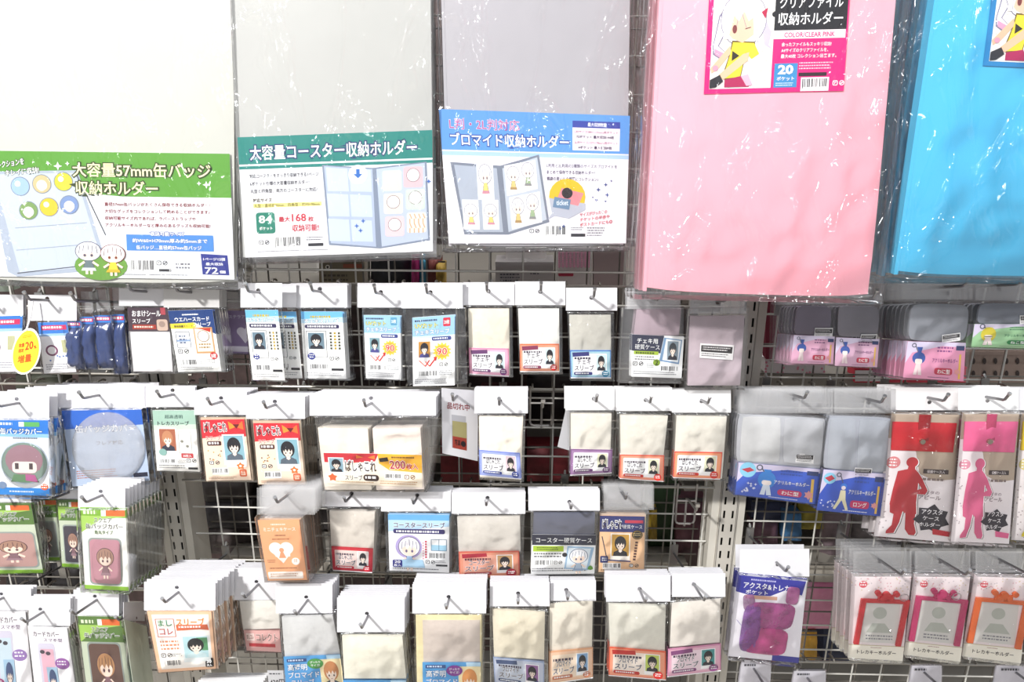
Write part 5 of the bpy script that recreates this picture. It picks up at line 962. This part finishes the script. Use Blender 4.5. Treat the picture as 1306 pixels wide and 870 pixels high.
packet('stand_case_packet', 'pink figure case card', 'card with pink human silhouette and pink snap flap pouch', 'case packet', .95, (1222, 495, 1299, 523), [1226, 525, 1300, 525, 1287, 694, 1211, 690], inserts=[([1227, 525, 1299, 525, 1286, 693, 1212, 690], lambda p: d_actasta(p, '#e06a92', '#e89ab0', '#ec6a9a'), '#f6eef0')], hole=(1257, 506), n=2, sp=.019, extra=flap([1229, 537, 1297, 537, 1292, 576, 1227, 574], '#f06a9c', '#c44a70', 0), headcol='#f6f6f6')
packet('stand_case_packet', 'yellow figure case card', 'card with yellow human silhouette cut by the right edge', 'case packet', .955, (1299, 495, 1385, 523), [1301, 525, 1390, 525, 1378, 694, 1288, 690], inserts=[([1302, 526, 1388, 526, 1376, 692, 1289, 688], lambda p: d_actasta(p, '#e8d23a', '#e8d890', '#e0b830'), '#f6eef0')], hole=(1330, 506), n=1, sp=.02, extra=flap([1303, 537, 1378, 539, 1372, 576, 1300, 573], '#e8c82a', '#c4a020', 0))

# ================================================================== ROW THREE
Y3 = .985
GN = dict(filmmat=FILM)
packet('square_badge_cover_packet', 'leftmost green square cover', 'shade-dulled green headed square badge cover card cut by the left edge', 'cover packet', Y3, (-22, 620, 40, 640), [-20, 640, 48, 640, 58, 731, -12, 733], inserts=[([-18, 641, 40, 641, 56, 730, -10, 731], lambda p: d_greensq(p, '#c09a94', False, rect_=(.05, .42, .93, .9)), '#e8f0dc')], hole=(8, 628), n=1)
packet('square_badge_cover_packet', 'second green square cover', 'green headed badge cover card half hidden behind its left neighbour', 'cover packet', Y3 + .03, (38, 622, 74, 634), [38, 634, 76, 634, 84, 716, 46, 716], inserts=[([39, 635, 74, 635, 82, 714, 48, 714], lambda p: d_greensq(p, '#8a8a86', False), '#e8f0dc')], hole=(56, 627), n=1)
packet('square_badge_cover_packet', 'third green square cover', 'green headed badge cover card with dark picture left of front pile', 'cover packet', Y3 + .015, (72, 622, 104, 636), [72, 636, 108, 636, 116, 726, 78, 724], inserts=[([74, 637, 106, 637, 114, 724, 80, 722], lambda p: d_greensq(p, '#4a4650', False), '#e8f0dc')], hole=(88, 628), n=1)
packet('square_badge_cover_packet', 'front green square cover', 'bright green and white rounded square badge cover card, front of deep pile', 'cover packet', Y3 - .06, (100, 620, 160, 647), [101, 647, 164, 647, 168, 754, 107, 751], inserts=[([103, 646, 163, 647, 166, 753, 109, 750], d_greensq, '#f4f8e8')], hole=(131, 631.5), n=9, sp=.0105, group=None,
       extra=lambda root, bq, Y: pillow(Q([117, 687, 156, 687, 158, 746, 120, 745], Y), .001, .0025, .004, (1, 1, 1, 1), 12, 12, 0, rc=.18).build('rounded_cover', STIFF, root))
packet('mini_case_packet', 'orange heart case', 'thick orange case packet with white heart and small figure', 'case packet', Y3 - .07, (328, 622, 402, 656), [325, 660, 386, 660, 395, 742, 338, 742], inserts=[([329, 663, 382, 662, 392, 739, 342, 740], d_heart, '#edac7e')], content=[([330, 664, 383, 663, 392, 740, 343, 741], '#c9a68c')], hole=(366, 632), n=9, sp=.0095, headmat=HEADC, filmmat=STIFF, thick=.006)
packet('red_sleeve_packet', 'red labelled sleeve stack', 'beige sleeve stack with bright red label right of orange case', 'sleeve packet', Y3 - .01, (411, 626, 486, 646), [417, 648, 484, 648, 478, 729, 422, 728], content=[([420, 652, 478, 653, 476, 728, 424, 727], '#e0d8ce')], inserts=[([423, 696, 476, 699, 475, 730, 425, 727], lambda p: sleeve_label(p, '#c9283a', '#d23444', '#c9283a', ('ぱしゃこれ', 'スリーブ'), '#e8e0dc', inner='#f3dcd6', tag_=False), '#c9283a')], hole=(449, 631.5), n=5, sp=.007)
packet('coaster_sleeve_packet', 'blue coaster sleeve packet', 'white and sky blue coaster sleeve packet with purple circle portrait', 'sleeve packet', Y3 - .01, (486, 627, 575, 652), [490, 653, 578, 653, 577, 730, 494, 729], inserts=[([495, 655, 573, 656, 573, 730, 497, 727], d_coastersl)], hole=(532.5, 634), n=5, sp=.007)
packet('wide_red_sleeve_packet', 'salmon labelled sleeve stack', 'squarish beige sleeve stack with salmon label and round portrait', 'sleeve packet', Y3 - .01, (576, 628, 670, 655), [578, 656, 669, 655, 667, 737, 580, 738], content=[([583, 660, 663, 659, 664, 704, 585, 707], '#dcd6ce')], inserts=[([585, 703, 662, 702, 663, 734, 586, 738], lambda p: sleeve_label(p, '#d96a58', '#eaa084', '#b83244', ('コースター', 'スリーブ'), '#c8a070', inner='#eeb09a', dark='#6a3a48', bot='#eaa084'), '#e07060')], hole=(622, 636), n=4, sp=.007)
packet('coaster_hard_case_packet', 'dark banded coaster case', 'clear square coaster hard case with black banded white card', 'case packet', Y3 - .02, (674, 625, 765, 651), [677, 652, 763, 652, 761, 732, 677, 732], content=[([681, 655, 759, 655, 758, 684, 680, 684], '#5d6072')], cmat=CASE, inserts=[([679, 681, 760, 682, 758, 731, 677, 732], d_coasterhc)], hole=(726, 640), n=2, sp=.01, filmmat=STIFF)
packet('portrait_hard_case_packet', 'tan portrait hard case', 'hard case packet with navy top and tan portrait card', 'case packet', Y3 - .015, (770, 618, 834, 650), [763, 652, 828, 653, 824, 732, 762, 731], inserts=[([765, 657, 822, 658, 821, 730, 763, 729], d_phc, '#f2c79c')], content=[([765, 656, 824, 657, 822, 731, 763, 730], '#cdb8a6')], cmat=CASE, hole=(793, 628), n=3, sp=.011, headmat=HEADC, filmmat=STIFF)
q = Q([776, 617, 817, 618, 817, 653, 774, 650], 1.04); e = empty('pale_hang_card', q.c(), 'small pale grey card with dark mark behind tan case header', 'card'); card(e, [776, 617, 817, 618, 817, 650, 774, 648], 1.045, lambda p: (p.rr(.3, .42, .75, .9, '#8a848e', 1, .05), p.rect(.4, .52, .65, .8, '#5a5460', 2), p.circ(.85, .65, .05, '#b08a96', 1)), '#bdb9c0')
# right bay, acrylic pocket
def pocket_extra(root, bq, Y):
    for k, (px, c, nm) in enumerate((([947, 758, 962, 757, 964, 778, 948, 778], '#b06aa8', 'charm'), ([954, 766, 1016, 770, 1008, 803, 950, 800], '#c0509c', 'sleeve_pocket'), ([950, 798, 1006, 802, 1000, 836, 944, 830], '#d84a98', 'sleeve_pocket'), ([949, 770, 972, 770, 966, 830, 940, 828], '#9a62b4', 'sleeve_pocket'), ([1004, 746, 1020, 748, 1016, 770, 1000, 768], '#d070b0', 'charm'))):
        pillow(Q(px, Y), .0012 + k * .0006, .0018 + k * .0006, .002, C(c), 8, 8, .0006, seed=k, rc=.15).build('vinyl_' + nm, VINYL, root)
packet('acrylic_pocket_packet', 'purple pocket card', 'white packet with indigo top and crumpled pink purple vinyl pockets', 'case packet', .955, (943, 700, 1032, 735), [941, 729, 1033, 738, 1020, 847, 927, 837], inserts=[([941, 729, 1029, 737, 1018, 845, 928, 836], d_acpocket, '#f6f3fa')], hole=(990, 717), n=1, sp=.02, extra=pocket_extra, noise=.0016)
def photoframe(c, q0, ringx):
    def f(root, bq, Y):
        q = Q(q0, Y); m = MB(); cc = C(c)
        m.box(q, .0, 0, 1, .07, .002, .005, cc); m.box(q, 0, .06, .11, 1, .002, .005, cc); m.box(q, .89, .06, 1, 1, .002, .005, cc); m.build('card_frame', TINT, root)
        m = MB()
        for u, v, r in ((.32, -.14, .0045), (.5, -.1, .006), (.7, -.13, .0045), (.42, -.04, .004), (.6, -.04, .004)):
            a = q.at(u, v, .004); m.tube([a + Vector((0, .002, 0)), a + Vector((0, -.002, 0))], r, cc, 12)
        m.box(q, .34, -.1, .66, .02, .002, .005, cc); m.build('ribbon_bow', TINT, root)
        m = MB(); a = q.at(ringx, -.08, .006); m.tube([a + Vector((.006 * math.cos(t * PI / 8), 0, .006 * math.sin(t * PI / 8))) for t in range(17)], .0006, C('#c9c4c4'), 6); m.build('split_ring', WIRE, root)
    return f
KF = [('red', '#d0202e', [1086, 731, 1162, 731, 1150.5, 842, 1080.6, 838], [1097, 762, 1159, 764, 1147, 822, 1087, 819], (1158, 727), .85, 5), ('magenta', '#c4306a', [1165, 731, 1237, 732, 1224, 843, 1152, 834], [1167, 758, 1233, 764, 1222, 822, 1157, 815], (1243, 728), .75, 2), ('orange', '#ea6a2c', [1242, 731, 1313, 733, 1301, 845, 1226, 836], [1243, 760, 1312, 766, 1300, 826, 1231, 817], (1312, 722), .95, 2)]
for nm, c, bd, fr, tipp, rx, n in KF:
    hx, hy = bd[0] + (bd[2] - bd[0]) * .45, bd[1] - 18
    packet('card_keyholder_packet', nm + ' frame keyholder', 'card keyholder packet with ' + nm + ' soft frame topped by a bow', 'keyholder packet', .955, (bd[0] + 2, bd[1] - 28, bd[2], bd[1] - 1), bd, inserts=[(bd, (lambda cc: lambda p: d_frame(p, cc))(c), '#f3e6e8')], hole=(hx, hy), n=min(n, 4), sp=.0145, headmat=HEADC, extra=photoframe(c, fr, rx), tip=.06)

# ================================================================== ROW FOUR
Y4 = .945
packet('phone_card_packet', 'leftmost phone case card', 'white phone shaped card cover packet cut by the left edge', 'cover packet', Y4, (-20, 750, 40, 778), [-22, 778, 36, 778, 46, 890, -12, 890], inserts=[([-18, 779, 33, 779, 44, 888, -10, 888], d_phone)], hole=(5, 762), n=2)
packet('phone_card_packet', 'pink phone case card', 'white card cover packet showing phone with purple and magenta dots', 'cover packet', Y4 - .01, (37, 762, 90, 798), [35, 797, 88, 799, 101, 890, 47, 890], inserts=[([36, 798, 86, 800, 99, 890, 47, 890], lambda p: d_phone(p, '#e6b8c8', '#9a62a8'))], hole=(56, 780), n=2)
packet('square_badge_cover_packet', 'lower green square cover', 'green headed square badge cover card with brown haired picture, bottom left', 'cover packet', Y4, (94, 752, 152, 785), [98, 784, 157, 785, 172, 890, 112, 890], inserts=[([100, 785, 155, 786, 170, 892, 113, 890], lambda p: d_greensq(p, '#6a5048', False, '#b98a60', (.16, .32, .86, 1.0)), '#e8f0dc')], hole=(124, 765), n=3, sp=.008, tip=.05)
packet('square_badge_cover_packet', 'turned green square cover', 'green headed badge cover card turned sideways beside the orange pile', 'cover packet', (Y4 - .01, Y4 + .05), (157, 768, 184, 792), [158, 790, 190, 798, 200, 885, 172, 890], inserts=[([159, 790, 188, 799, 198, 884, 173, 890], lambda p: d_greensq(p, '#7aa08a', False), '#e8f0dc')], hole=(170, 778), n=0)
packet('orange_sleeve_packet', 'peach bordered sleeve card', 'square peach bordered sleeve packet with black haired portrait, front of pile', 'sleeve packet', Y4 - .03, (184, 742, 275, 778), [185, 778, 273, 778, 280, 852, 202, 858], inserts=[([188, 779, 270, 779, 276, 852, 203, 857], d_mashi, '#f6c9a6')], content=[([188, 779, 272, 779, 278, 853, 203, 858], '#e0bfa4')], hole=(228, 755), n=10, sp=.009, dx=.0008, jit=.002)
packet('pink_low_packet', 'pale pink labelled sleeve', 'white sleeve stack with pale pink label behind the peach pile', 'sleeve packet', Y4 + .03, (298, 724, 356, 765), [303, 766, 362, 764, 368, 832, 312, 832], content=[([305, 767, 358, 766, 358, 802, 310, 804], '#f0ece4')], inserts=[([311, 803, 357, 804, 359, 831, 315, 829], d_pinklow, '#e6b4b0')], hole=(330, 745), n=3, sp=.008, tip=.05)
packet('photo_card_sleeve_packet', 'green dotted photo sleeve', 'clear grey sleeve stack with blue label and green bubble', 'sleeve packet', Y4 - .01, (352, 744, 424, 782), [356, 783, 428, 781, 440, 885, 364, 888], content=[([359, 788, 424, 785, 434, 836, 363, 838], '#dadada')], inserts=[([362, 837, 434, 834, 442, 892, 367, 896], d_brom, '#5aa6e0')], hole=(393, 765), n=5, sp=.008, tip=.05)
packet('photo_card_sleeve_packet', 'yellowed photo sleeve', 'cream yellow sleeve stack with only the label top showing', 'sleeve packet', Y4 - .02, (430, 762, 516, 806), [434, 808, 516, 808, 526, 905, 440, 905], content=[([436, 812, 513, 812, 518, 866, 439, 866], '#f6f2e2')], inserts=[([438, 867, 518, 867, 524, 915, 442, 915], d_brom, '#5aa6e0')], hole=(470, 785), n=6, sp=.008, tip=.04)
packet('photo_card_sleeve_packet', 'purple dotted photo sleeve', 'pinkish grey sleeve stack with blue label and purple bubble', 'sleeve packet', Y4 - .015, (526, 745, 620, 782), [528, 783, 617, 783, 616, 890, 530, 890], content=[([530, 785, 614, 785, 614, 890, 532, 890], '#f2e4b4'), ([539, 791, 612, 791, 612, 845, 540, 845], '#dccfc6')], inserts=[([539, 844, 613, 844, 613, 905, 540, 905], lambda p: d_brom(p, '#8a3a9a', '#e09a5a'), '#5aa6e0')], hole=(573, 763), n=6, sp=.008)
packet('photo_card_sleeve_packet', 'lilac labelled photo sleeve', 'cream sleeve stack with lilac blue label and purple portrait', 'sleeve packet', Y4, (625, 742, 701, 773), [624, 774, 698, 779, 697, 880, 627, 870], content=[([628, 778, 695, 782, 694, 842, 630, 838], '#f1e8d2')], inserts=[([629, 837, 694, 843, 694, 880, 631, 870], lambda p: sleeve_label(p, '#a0b0d0', '#c9d0e2', '#4a5a80', ('ブロマイド', 'スリーブ'), '#9a6aa0', inner='#cfd6e4', tag_=True), '#a0b0d0')], hole=(661, 757), n=4, sp=.008)
packet('photo_card_sleeve_packet', 'tan labelled photo sleeve', 'cream sleeve stack with tan peach label and blue portrait', 'sleeve packet', Y4 + .01, (702, 740, 760, 766), [699, 769, 758, 763, 757, 866, 700, 873], content=[([701, 771, 756, 766, 755, 828, 701, 832], '#f3ebdc')], inserts=[([700, 830, 756, 825, 756, 864, 700, 872], lambda p: sleeve_label(p, '#e8b088', '#f2ccae', '#c87a5a', ('ブロマイド', 'スリーブ'), '#8ab0d8', inner='#f6e2cc', tag_=False), '#e8b088')], hole=(722, 752), n=4, sp=.008)
packet('photo_card_sleeve_packet', 'bright orange labelled photo sleeve', 'cream sleeve stack with orange red label and lime portrait', 'sleeve packet', Y4, (773, 733, 855, 767), [773, 767, 852, 770, 850, 867, 776, 863], content=[([776, 771, 849, 774, 848, 832, 778, 828], '#ebe8dc')], inserts=[([777, 824, 849, 830, 849, 867, 776, 861], lambda p: sleeve_label(p, '#ee6a4a', '#f8a888', '#c9302c', ('ブロマイド', 'スリーブ'), '#c8d86a', inner='#fdf0e4'), '#ee6a4a')], hole=(815, 750), n=3, sp=.008, tip=.05)
packet('photo_card_sleeve_packet', 'mauve labelled photo sleeve', 'cream sleeve stack with mauve pink label and teal portrait', 'sleeve packet', Y4, (857, 731, 925, 761), [855, 768, 922, 762, 920, 855, 852, 864], content=[([857, 771, 919, 765, 918, 820, 854, 826], '#f2ebe2')], inserts=[([852, 827, 919, 820, 919, 855, 851, 863], lambda p: sleeve_label(p, '#d890b4', '#ecb8cc', '#8a4a80', ('ブロマイド', 'スリーブ'), '#4a9a9a', inner='#f6dfe8'), '#d890b4')], hole=(884, 744), n=3, sp=.008, tip=.06)
# bottom edge items
def d_430(p): p.rect(0, 0, 1, 1, '#c9c8ca', 1); p.LN(.1, .12, .8, .25, 1, '#4a4a50', 2); p.T('430円', .08, .4, .92, .75, '#26262a', 2)
e = empty('price_tag', P(352, 857, .96), 'grey price tag reading 430円 below the pale pink label', 'price tag'); card(e, [341, 855, 363, 855, 366, 882, 344, 882], .965, d_430, '#c9c8ca')
q = Q([244, 853, 340, 855, 344, 884, 240, 884], .97)
for k in range(7):
    qq = Q([244 + k * 3, 876 - k * 3, 330 + k * 2, 876 - k * 3, 332 + k * 2, 900 - k * 3, 244 + k * 3, 900 - k * 3], .94 + k * .009); e = empty('white_header_packet', qq.at(.5, 0), ORD[6 - k] + ' white header of the bottom edge pile left of the 430円 tag', 'sleeve packet', 'packets under the peach pile')
    header_mesh(qq, (.5, .6)).build('header', HEAD, e)
for x0, y0, x1, y1, lb in ((943, 843, 984, 880, 'clear hanging tag with orange item below the purple pocket packet'), (1010, 855, 1054, 890, 'pale hanging card at the bottom edge below the pink plush packet'), (1160, 848, 1202, 890, 'clear grey hanging tag below the magenta frame'), (1268, 848, 1330, 890, 'clear grey hanging tag below the orange frame')):
    e = empty('hang_tag_packet', P((x0 + x1) / 2, y0, .96), lb, 'hang tag'); qq = Q([x0 + 2, y0, x1, y0, x1 - 2, y1, x0 - 3, y1], .96)
    pillow(qq, -.002, -.0005, .0004, C('#d2cfd8'), 8, 8, 0, rc=.05).build('tag_card', CASE, e); p = PR(qq, .0006); p.LN(.12, .1, .5, .18, 1, '#3a3a44', 2, .8); p.build('printed_design', INK, e)
    pillow(qq, -.004, .002, .001, (1, 1, 1, 1), 8, 8, .0005).build('film_pouch', STIFF, e); hook(x0 + (x1 - x0) * .45, y0 + 10, .96, 'wire hook through the ' + ' '.join(lb.split()[:4]) + (' at ' + ' '.join(lb.split()[-3:])), tip=.06)
